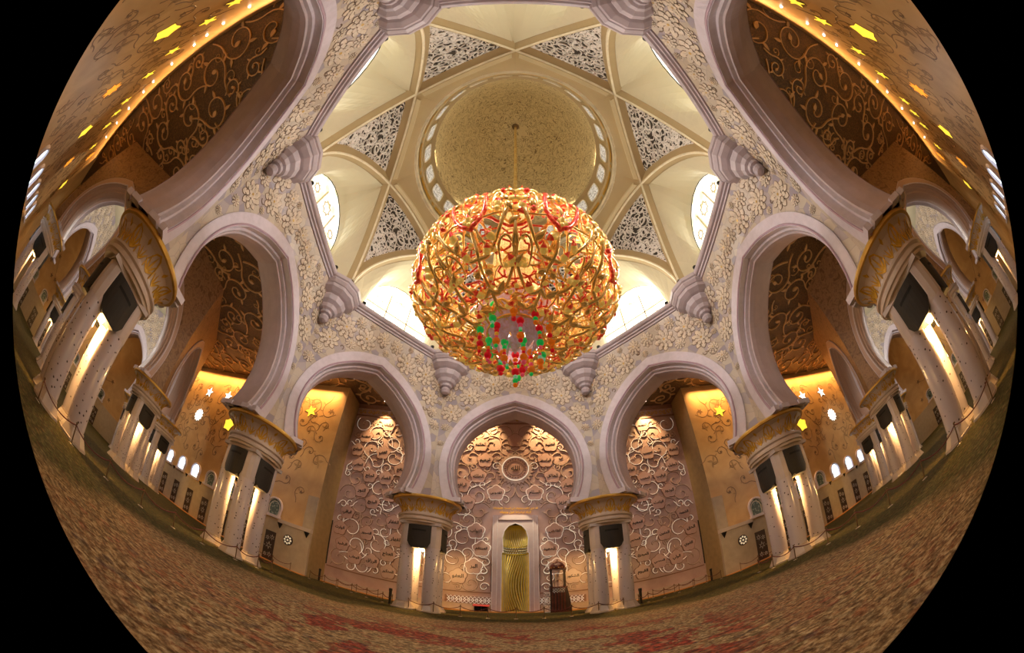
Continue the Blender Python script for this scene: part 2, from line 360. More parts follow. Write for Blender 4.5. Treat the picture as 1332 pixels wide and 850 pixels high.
def octagon_side(Di, Do, kx, ztop, zout, wall, outer, marble, soffit, bead):
    I = contour(ARCH_I, kx); O = contour(ARCH_O, kx); m = MB()
    F = lambda D: (lambda x, z, d=0: (x, D - d, z))
    for D, zt, mt in ((Di, ztop, wall), (Do, zout, outer)):
        if ztop == 22.0 and D == Di: m.grid([[(s * d * T22, d, z) for s in (-1, 1)] for d, z in ((Di, 22.0), (16.35, 24.4))], wall)
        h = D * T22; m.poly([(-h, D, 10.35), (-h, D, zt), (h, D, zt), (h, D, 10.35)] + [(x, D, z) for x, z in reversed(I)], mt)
    hi, ho = Di * T22, Do * T22
    I2 = I
    for x0, x1, D0, D1 in ((I[-1][0], hi, 0, 0), (-hi, I[0][0], 0, 0)):   # undersides on the capitals
        a = [(x0, Di, 10.35), (x1, Di, 10.35)]; k = ho / hi
        b = [(x0, Do, 10.35), (x1 * (k if abs(x1) > 6.5 * kx + .01 or abs(x1) == hi else 1), Do, 10.35)] if x0 > 0 else [(x0 * k, Do, 10.35), (x1, Do, 10.35)]
        m.add(a + b, [(0, 1, 3, 2)], marble)
    # stepped reveal
    prev = None
    steps = [(Di - .16, 0), (Di + .45, 0), (Di + .47, .16), (Di + .75, .22), (Di + .80, .34), (Di + 1.2, .40), (Do - 1.2, .40), (Do - .75, .34), (Do - .7, .2), (Do - .3, .16), (Do - .28, 0), (Do + .12, 0)]
    for i in range(len(steps) - 1):
        (D0, o0), (D1, o1) = steps[i], steps[i + 1]; A = contour(ARCH_I, kx, o0); B = contour(ARCH_I, kx, o1)
        m.grid([[(x, D0, z) for x, z in A], [(x, D1, z) for x, z in B]], marble if i < 3 else soffit)
    # raised archivolt band front and back with rounded beads
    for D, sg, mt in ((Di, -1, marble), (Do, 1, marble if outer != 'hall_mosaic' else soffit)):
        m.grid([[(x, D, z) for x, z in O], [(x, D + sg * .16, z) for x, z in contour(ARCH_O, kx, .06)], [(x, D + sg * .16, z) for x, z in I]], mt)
        m.tube([(x, D + sg * .18, z) for x, z in contour(ARCH_I, kx, -.12)], .085, bead, 6)
        m.tube([(x, D + sg * .10, z) for x, z in contour(ARCH_O, kx, .02)], .06, marble, 5)
        # small stepped foot blocks where the band meets the capital
        for s in (-1, 1):
            x = s * I[-1][0]; m.box(min(x - s * .25, x + s * .75), max(x - s * .25, x + s * .75), min(D, D + sg * .45), max(D, D + sg * .45), 10.35, 10.75, marble)
            m.box(min(x - s * .4, x + s * .3), max(x - s * .4, x + s * .3), min(D - sg * .2, D - sg * 1.0), max(D - sg * .2, D - sg * 1.0), 10.35, 10.7, marble)
    return m

def relief_flower(m, x, z, r, f, a0):
    for ring, (n, k0, k1, h) in enumerate(((9, .35, 1.0, .05), (8, .18, .72, .11), (6, .02, .42, .17))):
        for i in range(n):
            a = a0 + 2 * PI * (i + ring * .5) / n; L = r * (k1 - k0); w = r * k1 * 4.4 / n
            def pt(t, q, g=1): return (x + (r * k0 + L * t) * cos(a) - q * g * sin(a), z + (r * k0 + L * t) * sin(a) + q * g * cos(a))
            shp = [(0, .22), (.3, .42), (.62, .52), (.84, .36), (.94, .16), (1.04, 0)]
            out = [pt(t, q * w) for t, q in shp] + [pt(t, -q * w) for t, q in reversed(shp[:-1])]
            inn = [pt(.04 + t * .9, q * w * .8) for t, q in shp] + [pt(.04 + t * .9, -q * w * .8) for t, q in reversed(shp[:-1])]
            n2 = len(out)
            m.add([f(*p, h - .04) for p in out], [tuple(range(n2))], 'relief_line')
            c = pt(.5, 0); m.add([f(*p, h) for p in inn] + [f(*c, h + .035)], [(j, (j + 1) % n2, n2) for j in range(n2)], 'relief_cream')
    m.add([f(x + r * .1 * cos(2 * PI * j / 8), z + r * .1 * sin(2 * PI * j / 8), .2) for j in range(8)], [tuple(range(8))], 'relief_gold_heart')

def spandrel_relief(Di, kx, ztop, seed, big=1.0):
    q = random.Random(seed); m = MB(); f = lambda x, z, d=0: (x, Di - d - (max(0, z - 22) * .396 if Di > 15 else 0), z)
    O = contour(ARCH_O, kx, -.15); O = O + [(O[-1][0], 5), (O[0][0], 5)]; h = Di * T22
    placed = []
    def clear(x, z, r):
        if abs(x) + r * .9 > h - (max(0, z - 22) * .17) or z + r > ztop: return False
        for k in range(12):
            if inpoly(x + r * cos(k * PI / 6), z + r * sin(k * PI / 6), O): return False
        if inpoly(x, z, O): return False
        return all(math.hypot(x - a, z - b) > (r + c) * .86 for a, b, c in placed)
    for r in (1.12, .92, .75, .6, .45, .33):
        for _ in range(900 if r > .5 else 500):
            x = q.uniform(0, h); z = q.uniform(11, ztop)
            if abs(x) < .75 * r and abs(x) > .15: continue
            if clear(x, z, r * big):
                placed.append((x, z, r * big)); placed.append((-x, z, r * big))
                if len(placed) > 66: break
    for x, z, r in placed: relief_flower(m, x, z, r * .96, f, q.uniform(0, 1))
    for _ in range(46):      # trailing stems and leaves between the flowers
        x = q.uniform(-h + .5, h - .5); z = q.uniform(11, ztop - .4)
        if inpoly(x, z, O) or z > ztop - .5: continue
        a = q.uniform(0, 6.28); pp = spiral(x, z, q.uniform(.25, .5), .8, a, 1, 8)
        if any(inpoly(u, v, O) or abs(u) > h - .1 for u, v in pp): continue
        m.ribbon(pp, .07, f, 0, .04, 'relief_line')
    return m

SIDES = [(0, 'front'), (45, 'front_left'), (90, 'left'), (135, 'back_left'), (180, 'back'), (225, 'back_right'), (270, 'right'), (315, 'front_right')]
DI, DO = 17.3, 20.4
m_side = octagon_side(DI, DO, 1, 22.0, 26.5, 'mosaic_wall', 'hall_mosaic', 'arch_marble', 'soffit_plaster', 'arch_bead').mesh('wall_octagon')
m_rel = spandrel_relief(DI, 1, 24.3, 3).mesh('flower_relief')
m_rel2 = spandrel_relief(DI, 1, 24.3, 11).mesh('flower_relief')
def splay(me, a):
    me = me.copy(); q = R(a)
    for v in me.vertices:
        x, y, z = v.co; X, Y = x * cos(q) - y * sin(q), x * sin(q) + y * cos(q)
        k = 2.0 * max(0, min(1, (-Y - 11.5) / 3)) * max(0, min(1, (17 - z) / 6)); Y -= k; X += (k * .25 if X > 0 else -k * .25) * 0
        v.co = (X * cos(q) + Y * sin(q), -X * sin(q) + Y * cos(q), z)
    return me
for a, nm in SIDES:
    ms, mr = m_side, (m_rel if (a // 45) % 2 else m_rel2)
    if 100 < a < 260: ms, mr = splay(ms, a), splay(mr, a)
    w = struct(link('wall_octagon_' + nm, ms, rot=R(a))); link('flower_relief', mr, w)
# neighbouring smaller domes left and right
NX, DI2, DO2 = 52.0, 13.9, 16.7
m_side2 = octagon_side(DI2, DO2, .8, 27, 26.5, 'mosaic_wall', 'hall_mosaic', 'arch_marble', 'hall_soffit', 'arch_marble').mesh('wall_hall')
m_rel3 = spandrel_relief(DI2, .8, 26.5, 5, .8).mesh('flower_relief')
for s, hn in ((-1, 'left_hall'), (1, 'right_hall')):
    for a, nm in SIDES:
        w = struct(link('wall_%s_%s' % (hn, nm), m_side2, loc=(s * NX, 0, 0), rot=R(a)))
        link('flower_relief', m_rel3, w)
    m = MB(); m.lathe([(DI2 / cos(R(22.5)), 26.9), (9, 31), (6, 34), (0, 37)], 24, 'niche_cream'); struct(m.build('ceiling_%s_dome' % hn, smooth=True, loc=(s * NX, 0, 0)))

# cornice ring
prof = [(16.4, 24.3), (16.25, 24.32), (16.2, 24.45), (16.02, 24.5), (15.98, 24.62), (15.8, 24.68), (15.7, 24.8), (15.66, 24.98), (15.75, 25.02), (18.6, 25.02)]
m = MB(); rows = [[(D / cos(R(22.5)) * -sin(R(22.5 + 45 * k)), D / cos(R(22.5)) * cos(R(22.5 + 45 * k)), z) for k in range(8)] for D, z in prof]
m.grid(rows, 'cornice_plaster', closed=True); struct(m.build('trim_1'))
m = MB(); hp = [(.0, 21.3), (.34, 21.4), (.5, 21.65), (.42, 21.9), (.3, 22.0), (.55, 22.1), (.62, 22.3), (.85, 22.42), (1.0, 22.75), (1.35, 23.0), (1.5, 23.35), (1.5, 23.5), (1.75, 23.6), (2.15, 23.85), (2.2, 24.15), (2.3, 24.2), (2.5, 24.45), (2.5, 24.6), (2.62, 24.68), (2.62, 25.06), (0, 25.06)]
m.lathe(hp, 12, 'cornice_plaster', ph=R(15)); me = m.mesh('corbel')
vn = {22.5: 'left of the centre arch', 67.5: 'second to the left of the centre arch', 112.5: 'on the left over the nearest column cluster', 157.5: 'at the upper left edge of the picture',
      202.5: 'at the upper right edge of the picture', 247.5: 'on the right over the nearest column cluster', 292.5: 'second to the right of the centre arch', 337.5: 'right of the centre arch'}
for v, t in vn.items():
    o = link('corbel', me, loc=(-18.0 * sin(R(v)), 18.0 * cos(R(v)), 0), rot=R(v)); tag(o, 'stepped lilac plaster corbel under the cornice, ' + t, 'corbel', 'corbels under the dome cornice')
m = MB(); m.ball((0, 0, .1), .17, 'black_metal'); m.lathe([(.1, 0), (.1, .02)], 8, 'black_metal'); m.lathe([(.19, .1), (.21, .32), (.0, .32)], 8, 'black_metal'); me = m.mesh('spotlight')
sn = {0: 'centre arch', 45: 'front left arch', 90: 'left side arch', 135: 'rear left arch', 180: 'rear arch above', 225: 'rear right arch', 270: 'right side arch', 315: 'front right arch'}
for a, t in sn.items():
    for s in (-1, 1):
        x, D = s * 4.1, 15.86; q = R(a)
        o = link('spotlight', me, loc=(x * cos(q) - D * sin(q), x * sin(q) + D * cos(q), 25.03)); tag(o, 'small black spotlight at the %s end of the cornice over the %s' % ('right' if s > 0 else 'left', t), 'spotlight', 'black spotlights on the dome cornice')

# ------------------------------------------------------------------ star-ribbed drum
AR, ZR, HR = 11.55, 25.0, 9.83
def rib(v, s, D=AR, dz=0):
    z = ZR + HR * math.sqrt(max(0, 1 - (s / 11.56) ** 2)) + dz; q = R(v)
    return Vector((s * cos(q) - D * sin(q), s * sin(q) + D * cos(q), z))
m = MB()
S_ = [-11.5 * cos(PI * i / 48) for i in range(49)]
def ribx(s, D, dn):   # offset along arch normal
    th = math.acos(max(-1, min(1, s / 11.56))); return (s + dn * cos(th), D, ZR + HR * sin(th) + dn * sin(th) * .95)
for sec in ([(11.42, -.06), (11.42, 1.2)], [(12.35, -.05), (12.35, 1.2)]): m.grid([[ribx(s, D, n) for s in S_] for D, n in sec], 'drum_tan')
m.grid([[ribx(s, D, n) for s in S_] for D, n in ((11.42, -.06), (11.7, -.08), (12.35, -.05))], 'drum_tan')
m.grid([[ribx(s, D, n) for s in S_] for D, n in ((11.44, -.06), (11.46, -.2), (11.62, -.2), (11.64, -.06))], 'drum_line')
S2_ = [s for s in S_ if abs(s) < 4.9]
m.grid([[ribx(s * (D / 11.45), D, n) for s in S2_] for D, n in ((11.45, .0), (11.0, .05), (10.98, .3))], 'drum_cream')
me = m.mesh('trim_rib')
for k in range(8): struct(link('trim_%d' % (k + 2), me, rot=R(22.5 + 45 * k)))
# pierced triangular panels over each corbel
def panel_pt(t, w, off=0):
    sL = 11.5 - 6.6 * t
    L = rib(45, sL); Rr = rib(-45, -sL); p = L.lerp(Rr, w); n = Vector((0, -1, -.7)).normalized()
    p.z += .85 * (1 - (2 * w - 1) ** 2) * t ** 3; p += Vector((0, .45, .45)) * 1.0; return p + n * off
m = MB(); m.grid([[panel_pt(t / 14, w / 10) for w in range(11)] for t in range(15)], 'lattice_dark')
q = random.Random(21)
def pf(x, y, d):   # x across -1..1 in metres, y down along the panel in metres
    t = min(1, max(0.01, y / 11.5)); h = 4.9 * t; return panel_pt(t, min(1, max(0, .5 + x / (2 * h))), d)
for i in range(170):
    y = 11.3 * q.random() ** .6; h = 4.8 * y / 11.5; x = q.uniform(-h, h); r = q.uniform(.45, .85)
    P = [(a, b) for a, b in spiral(x, y, r, q.uniform(.7, 1.15), q.uniform(0, 6.28), q.choice((-1, 1)), 14) if b < 11.45 and abs(a) < 4.87 * b / 11.5]
    if len(P) > 3: m.ribbon(P, .105, pf, -.02, .10, 'lattice_white')
m.ribbon([(-4.78 * y / 11.5, y) for y in (.5, 3, 6, 9, 11.4)], .3, pf, 0, .2, 'drum_line'); m.ribbon([(4.78 * y / 11.5, y) for y in (.5, 3, 6, 9, 11.4)], .3, pf, 0, .2, 'drum_line')
m.ribbon([(x, 11.35) for x in (-4.7, -2, 0, 2, 4.7)], .25, pf, 0, .2, 'drum_line'); me = m.mesh('ceiling_panel')
for k in range(8): struct(link('ceiling_pierced_panel', me, rot=R(22.5 + 45 * k)))
# soffit between ribs and dome ring
m = MB(); rows = []
for i in range(9):
    t = i / 8; row = []
    for j in range(9):
        s = -4.72 + 9.44 * j / 8; a = rib(0, s, 11.4, -.05); an = R(90) - (s / 4.72) * R(22.5); b = Vector((10.45 * cos(an), 10.45 * sin(an), 36.4)); row.append(a.lerp(b, t) + Vector((0, 0, .25 * sin(PI * t))))
    rows.append(row)
m.grid(rows, 'drum_tan'); me = m.mesh('ceiling_soffit', True)
for k in range(8): struct(link('ceiling_soffit', me, rot=R(22.5 + 45 * k)))
# vaulted niches with clerestory windows
def vpath(u):
    s = 4.78 + 6.7 * abs(u); p = rib(22.5, s, 12.25, -.12) if u > 0 else rib(-22.5, -s, 12.25, -.12); return p
def wpath(u):
    a = abs(u); sg = -1 if u < 0 else 1
    if a > .55: return Vector((sg * 3.9, 17.6, 25.0 + (1 - a) / .45 * 2.6))
    t = a / .55; th = t * PI / 2; return Vector((sg * 3.9 * sin(th) ** .9, 17.6, 27.6 + 4.4 * (1 - t ** 1.7)))
m = MB(); us = [i / 12 for i in range(-12, 13)]
m.grid([[vpath(u).lerp(wpath(u), k / 6) for u in us] for k in range(7)], 'niche_cream')
me = m.mesh('ceiling_niche')
mw = MB(); fw = lambda x, z, d: (x, 17.7 - d, z)
outl = [(wpath(u).x, wpath(u).z) for u in us]; mw.poly([fw(x, z, 0) for x, z in outl], 'sky_glass'); mwm = mw.mesh('window_glass')
mws, mwr = mwm.copy(), mwm.copy(); mws.materials[0] = MATS['sky_glass_side']; mwr.materials[0] = MATS['sky_glass_rear']
mf = MB()
for x in (-1.3, 1.3): mf.box(x - .07, x + .07, 17.5, 17.65, 25, 30.2, 'drum_line')
mf.box(-3.8, 3.8, 17.5, 17.65, 27.55, 27.7, 'drum_line')
for x, z, r in ((0, 29.3, .75), (-2.5, 28.6, .5), (2.5, 28.6, .5), (-2.6, 26.3, .6), (0, 26.3, .75), (2.6, 26.3, .6)):
    P = star(x, z, r, 8, .7); P.append(P[0]); mf.ribbon(P, .1, fw, .05, .15, 'drum_line')
mfm = mf.mesh('window_frame'); nw = 0
for k in range(8):
    struct(link('ceiling_niche', me, rot=R(45 * k))); nw += 1
    w = struct(link('window_%d' % nw, mwm if k in (0, 1, 7) else mws if k in (2, 6) else mwr, rot=R(45 * k))); link('window_frame', mfm, w)
# ring, lettered band, drum windows and dome
m = MB(); m.lathe([(10.5, 36.35), (10.45, 36.5), (10.2, 36.5), (10.15, 36.9), (10.3, 37.0)], 96, 'drum_line')
m.lathe([(10.3, 37.0), (10.15, 38.0), (9.95, 38.05)], 96, 'drum_cream'); m.lathe([(9.95, 38.05), (9.75, 41.2), (9.3, 41.35)], 96, 'drum_tan'); struct(m.build('trim_10', smooth=False))
m = MB()
for k in range(16):
    for a0, a1, w in ((1.2, 17.5, .34), (19.2, 21.3, .26)):
        A = [R(22.5 * k + a0 + (a1 - a0) * i / 8) for i in range(9)]
        if a1 - a0 < 3: m.grid([[(10.12 * cos(a), 10.12 * sin(a), z) for a in A] for z in (37.25, 37.85)], 'gold_trim')
        else:
            m.grid([[(10.12 * cos(a), 10.12 * sin(a), 37.55 - w), ] + [(10.05 * cos(a), 10.05 * sin(a), 37.55)] + [(10.1 * cos(a), 10.1 * sin(a), 37.55 + w)] for a in A], 'gold_trim')
struct(m.build('trim_11'))
m = MB(); f = lambda x, y, d: ((9.85 - .06 * y - d) * sin(x / 9.8), (9.85 - .06 * y - d) * cos(x / 9.8), 39.65 + y)
P = [(.92 * math.copysign(abs(cos(t)) ** .5, cos(t)), 1.3 * math.copysign(abs(sin(t)) ** .5, sin(t))) for t in [2 * PI * i / 24 for i in range(24)]]
m.prism(P, f, 0, .06, 'lattice_pale', 'drum_line'); P.append(P[0]); m.ribbon(P, .12, f, .04, .14, 'drum_line'); me = m.mesh('window_drum')
for k in range(24): struct(link('window_drum', me, rot=R(k * 15 + 7.5))); 
m = MB(); m.lathe([(9.3, 41.35)] + [(9.35 * cos(t), 41.5 + 17.2 * sin(t) ** 1.0) for t in [PI / 2 * i / 22 for i in range(22)]] + [(0.0, 58.7)], 72, 'dome_carved')
struct(m.build('ceiling_dome', smooth=True))

# ------------------------------------------------------------------ floor, ceiling, outer walls
H, YM, YO, YR, XE = 26.5, 28.2, 24.2, -21.0, 80.0
m = MB(); m.add([(-XE, YR, 0), (XE, YR, 0), (XE, YM + 1.5, 0), (-XE, YM + 1.5, 0)], [(0, 1, 2, 3)], 'carpet'); floor = struct(m.build('floor'))
m = MB(); m.box(-22, 22, 26.9, YM, .0, .14, 'floor_glow_margin')  # raised margin coloured as the lit strip along the wall
for s in (-1, 1): m.box(min(s * 22, s * XE), max(s * 22, s * XE), 23.1, YO, 0, .14, 'floor_glow_margin')
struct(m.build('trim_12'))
def octo(cx, r, ph=22.5): return [(cx - r * sin(R(ph + 45 * k)), r * cos(R(ph + 45 * k))) for k in range(8)]
holes = [octo(0, DO / cos(R(22.5))), octo(-NX, DO2 / cos(R(22.5))), octo(NX, DO2 / cos(R(22.5)))]
rect = [(-XE, YR), (XE, YR), (XE, YO), (22, YO), (22, YM), (-22, YM), (-22, YO), (-XE, YO)]
loops = [[Vector((x, y, H)) for x, y in rect]] + [[Vector((x, y, H)) for x, y in h] for h in holes]
t = tessellate_polygon(loops); flat = [p for l in loops for p in l]
m = MB(); m.add(flat, [tuple(x) for x in t], 'ceiling_brown'); ceil = struct(m.build('ceiling'))
def free(x, y, r):
    for h in holes:
        cx = sum(p[0] for p in h) / 8; ap = DO if abs(cx) < 1 else DO2
        if math.hypot(x - cx, y) < ap + r: return False
    return YR + r * .9 < y < (YM if abs(x) < 22 - r else YO) - r * .9
q = random.Random(5); m = MB(); fc = lambda x, y, d: (x, y, H - d); done = []
def scroll_unit(m, x, y, r, a, d, w, f, h, mat, leafmat=None, sub=True):
    P = spiral(x, y, r, 1.35, a, d, 26, tail=r * 1.3); m.ribbon(P, lambda t: w * (1.25 - .5 * t), f, 0, h, mat)
    e = P[-1]; m.prism(leaf(e[0], e[1], r * .42, a + d * 8.4 + PI / 2, .7), f, 0, h * 1.2, leafmat or mat)
    if sub:
        for k in (6, 11, 16):
            b = P[k]; c = P[k + 1]; an = math.atan2(c[1] - b[1], c[0] - b[0])
            m.prism(leaf(b[0], b[1], r * .5, an - d * .9, .42, bend=-.35 * d), f, 0, h * .9, leafmat or mat)
        b = P[4]; m.ribbon(spiral(b[0] + r * .55 * cos(a + .4), b[1] + r * .55 * sin(a + .4), r * .4, 1.1, a + 2.8, -d, 14), w * .6, f, 0, h * .8, mat)
for r in (1.9, 1.45, 1.0):
    for _ in range(1500 if r > 1 else 2500):
        x = q.uniform(0, 60); y = q.uniform(YR, YM)
        if free(x, y, r * 1.02) and all(math.hypot(x - a, y - b) > (r + c) * .98 for a, b, c in done):
            done.append((x, y, r))
for i, (x, y, r) in enumerate(done):
    a = q.uniform(0, 6.28); d = 1 if i % 2 else -1
    scroll_unit(m, x, y, r * .95, a, d, .15, fc, .16, 'ceiling_scroll')
    scroll_unit(m, -x, y, r * .95, PI - a, -d, .15, fc, .16, 'ceiling_scroll')
link('scroll_relief', m.mesh('scroll_relief'), ceil)

# front wall with calligraphy flowers
fm = lambda x, z, d: (x, YM - d, z)
m = MB(); m.poly([(-22, YM, 0), (-22, YM, H), (22, YM, H), (22, YM, 0), (1.5, YM, 0), (1.5, YM, 7.45), (1.35, YM, 7.5), (1.35, YM, 8.2), (1.42, YM, 9.3), (1.2, YM, 10.2), (.75, YM, 10.8), (0, YM, 11.15), (-.75, YM, 10.8), (-1.2, YM, 10.2), (-1.42, YM, 9.3), (-1.35, YM, 8.2), (-1.35, YM, 7.5), (-1.5, YM, 7.45), (-1.5, YM, 0)], 'rose_marble')
wallf = struct(m.build('wall_front'))
m = MB()
for s in (-1, 1):
    for x in (2.5, 21.9): m.prism([(s * x - .07, 2.6), (s * x + .07, 2.6), (s * x + .07, 6.0 if x < 5 else 8.7), (s * x - .07, 6.0 if x < 5 else 8.7)], fm, 0, .05, 'ink')
    m.box(s * 21.7 - .9, s * 21.7 + .1, YM - .3, YM, 0, H, 'rose_tile') if False else None
m.box(-22, 22, YM - .12, YM, 24.6, 24.8, 'rose_dark'); m.box(-22, 22, YM - .16, YM, 25.9, H, 'rose_dark')
m.box(-22, -2.6, YM - .1, YM, 0, .95, 'plinth_marble'); m.box(2.6, 22, YM - .1, YM, 0, .95, 'plinth_marble')
for s in (-1, 1): m.box(min(s * 2.6, s * 21.8), max(s * 2.6, s * 21.8), YM - .08, YM, 2.35, 2.5, 'rose_dark')
link('wall_moulding', m.mesh('wall_moulding'), wallf)
m = MB()   # two carved lattice friezes
q = random.Random(9)
for i in range(64):
    x = -21.5 + i * .68
    m.ribbon(spiral(x, 25.35, .3, 1, i, 1 if i % 2 else -1, 10), .1, fm, 0, .1, 'gold_leaf'); m.ribbon([(x - .3, 25.0), (x, 25.75), (x + .3, 25.0)], .07, fm, 0, .1, 'rose_relief')
for s in (-1, 1):
    for i in range(11):
        x = s * (2.75 + i * .42); P = star(x, 1.42, .2, 4, .45, PI / 4 * (i % 2)); P.append(P[0]); m.ribbon(P, .06, fm, 0, .12, 'lit_vine'); m.ribbon([(x - .2, 1.85), (x, 1.6), (x + .2, 1.85)], .05, fm, 0, .12, 'lit_vine'); m.ribbon([(x - .2, 1.0), (x, 1.25), (x + .2, 1.0)], .05, fm, 0, .12, 'lit_vine')

for s in (-1, 1): m.box(min(s * 2.6, s * 7.4), max(s * 2.6, s * 7.4), YM - .06, YM, 1.0, 1.88, 'rose_dark')
link('carved_frieze', m.mesh('carved_frieze'), wallf)
right_c = [(4.28, 21.46), (3.63, 19.28), (4.35, 17.13), (6.21, 15.77), (2.22, 14.96), (5.52, 13.59), (4.32, 10.04), (3.66, 7.86), (4.42, 5.64), (6.07, 4.3)]
far_c = [(16.76, 23.5), (19.7, 21.39), (20.46, 19.27), (16.76, 19.28), (19.84, 17.05), (17.91, 15.74), (15.72, 15.76), (13.92, 17.13), (18.64, 13.55), (14.94, 13.54), (16.96, 12.22), (20.05, 10.24), (20.69, 7.96), (20.01, 5.87), (17.08, 8.03), (18.22, 4.5), (16.02, 4.5), (14.13, 5.78), (13.91, 10.05), (13.36, 7.86), (13.5, 21.3), (13.9, 3.6),
         (10.9, 23.2), (10.2, 20.4), (11.2, 18.6), (8.6, 17.6), (10.9, 15.3), (8.6, 14.2), (11.2, 12.1), (9.0, 11.3), (10.9, 8.9), (8.3, 8.3), (10.9, 5.8), (8.4, 4.9), (8.2, 21.9)]
names_r = ['العليم', 'الباسط', 'الخالق', 'الجبار', 'السلام', 'العزيز', 'القابض', 'الحميد', 'العدل', 'الشكور', 'المصور', 'الكبير', 'الحفيظ', 'الحسيب', 'الجليل', 'الرقيب', 'المجيب', 'الواسع', 'الودود', 'المجيد', 'الباعث', 'الشهيد', 'الحق', 'القوي', 'المتين', 'الولي', 'المحصي', 'المبدئ', 'المعيد', 'المحيي', 'المميت', 'القيوم', 'الواجد', 'الماجد', 'الواحد', 'الصمد', 'القادر', 'المقتدر', 'المقدم', 'المؤخر', 'الأول', 'الآخر', 'الظاهر', 'الباطن', 'الوالي']
names_l = ['الحكيم', 'الرحيم', 'الملك', 'الرافع', 'القدوس', 'المهيمن', 'التواب', 'المنتقم', 'البر', 'العفو', 'الرؤوف', 'المقسط', 'الجامع', 'الغني', 'المغني', 'المانع', 'الضار', 'النافع', 'النور', 'الهادي', 'البديع', 'الباقي', 'الوارث', 'الرشيد', 'الصبور', 'الوهاب', 'الرزاق', 'الفتاح', 'الغفار', 'القهار', 'البارئ', 'المتكبر', 'المؤمن', 'الخافض', 'المعز', 'المذل', 'السميع', 'البصير', 'الحكم', 'اللطيف', 'الخبير', 'الحليم', 'العظيم', 'الغفور', 'العلي']
blank = mallow(0, 0, 1); tiles = []
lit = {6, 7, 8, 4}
def tile_mesh(rim, r):
    m = MB(); f = lambda x, z, d: (x, -d, z)
    m.prism([(x * r, z * r) for x, z in blank], f, 0, .12, rim); m.prism([(x * r * .93, z * r * .93) for x, z in blank], f, .12, .17, 'rose_tile'); return m.mesh('relief_flower')
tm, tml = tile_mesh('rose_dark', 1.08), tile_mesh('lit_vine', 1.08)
allpts = []
for s, nm in ((1, names_r), (-1, names_l)):
    for i, (x, z) in enumerate(right_c + far_c):
        allpts.append((s * x, z, 1.15)); o = link('relief_flower', tml if i in lit else tm, wallf, loc=(s * x, YM, z))
        t = link('calligraphy', text_mesh(shape(nm[i % len(nm)]), 1, 'ink', 1.3), o, loc=(0, -.19, 0)); t.rotation_euler = (PI / 2, 0, 0)
link('relief_flower', tm, wallf, loc=(0, YM, 22.16)); allpts.append((0, 22.16, 1.3))
# sun medallion with the divine name
m = MB(); f = fm; n = 48
def ringm(r0, r1, h, mat): m.grid([[fm(r * cos(2 * PI * i / n), 18.2 + r * sin(2 * PI * i / n), hh) for i in range(n)] for r, hh in ((r0, h), (r1, h), (r1, 0))], mat, closed=True)
m.prism(star(0, 18.2, 2.35, 28, .84), fm, 0, .08, 'rose_dark'); m.prism(star(0, 18.2, 2.2, 28, .85), fm, .08, .12, 'rose_relief'); ringm(1.5, 1.62, .22, 'lit_vine'); ringm(0, 1.5, .16, 'rose_tile'); ringm(.92, .98, .2, 'rose_dark')
for k in range(24): m.prism(star(1.22 * cos(k * PI / 12), 18.2 + 1.22 * sin(k * PI / 12), .12, 4, .5), fm, .16, .22, 'rose_dark')
med = link('sun_medallion', m.mesh('sun_medallion'), wallf); allpts.append((0, 18.2, 2.4))
t = link('calligraphy', text_mesh(shape('الله'), 1, 'ink', 1.25), med, loc=(0, YM - .26, 18.25)); t.rotation_euler = (PI / 2, 0, 0)
v1 = ' '.join(reversed([shape(w) for w in 'قد نرى تقلب وجهك في السماء فلنولينك'.replace('ى', 'ي').split()])); v2 = ' '.join(reversed([shape(w) for w in 'قبلة ترضاها فول وجهك'.replace('ة', 'ه').split()]))
for b, z, w in ((v1, 12.98, 5.0), (v2, 12.52, 3.5)):
    t = link('gilded_verse', text_mesh(b, 1, 'gilt_text', w), wallf, loc=(0, YM - .1, z)); t.rotation_euler = (PI / 2, 0, 0)
# scrolling vines over the whole front wall
q = random.Random(31); m = MB(); ml = MB(); got = []
def fm_ok(x, z, r):
    if abs(x) - r < 2.75 and z - r < 13.4: return False
    if z - r < 2.55 or z + r > 24.5 or abs(x) + r > 21.5 or x - r < .02: return False
    return True
for r in (1.25, .95, .7, .5, .38):
    for _ in range(2200):
        x = q.uniform(.1, 21.4); z = q.uniform(2.6, 24.5)
        if not fm_ok(x, z, r * .9): continue
        if any(math.hypot(x - a, z - b) < (r * .42 + c * .85) for a, b, c in allpts): continue
        if any(math.hypot(x - a, z - b) < (r + c) * .78 for a, b, c in got): continue
        got.append((x, z, r))
for i, (x, z, r) in enumerate(got):
    a = q.uniform(0, 6.28); d = q.choice((-1, 1)); white = q.random() < (.78 if x > 7 else .6) and z < 23.5
    for s in (1, -1):
        aa, dd = (a, d) if s > 0 else (PI - a, -d)
        P = spiral(s * x, z, r, 1.25, aa, dd, 22, tail=r * 1.1)
        P = [p for p in P if abs(p[0]) > .02 and 2.55 < p[1] < 24.5 and abs(p[0]) < 21.8 and not (abs(p[0]) < 2.7 and p[1] < 13.3)]
        if len(P) < 5: continue
        m.ribbon(P, .22, fm, 0, .05, 'rose_dark'); m.ribbon(P, .15, fm, .03, .10, 'rose_relief')
        if white: ml.ribbon(P[:int(len(P) * .75)], .062, fm, .08, .13, 'lit_vine')
        for k in (5, 10, 15):
            if k + 1 < len(P):
                b, c = P[k], P[k + 1]; an = math.atan2(c[1] - b[1], c[0] - b[0]); m.prism(leaf(b[0], b[1], r * .45, an - dd * .8, .4, bend=-.3 * dd), fm, 0, .08, 'rose_relief', 'rose_dark')
link('vine_relief', m.mesh('vine_relief'), wallf); link('lit_vine', ml.mesh('lit_vine'), wallf)

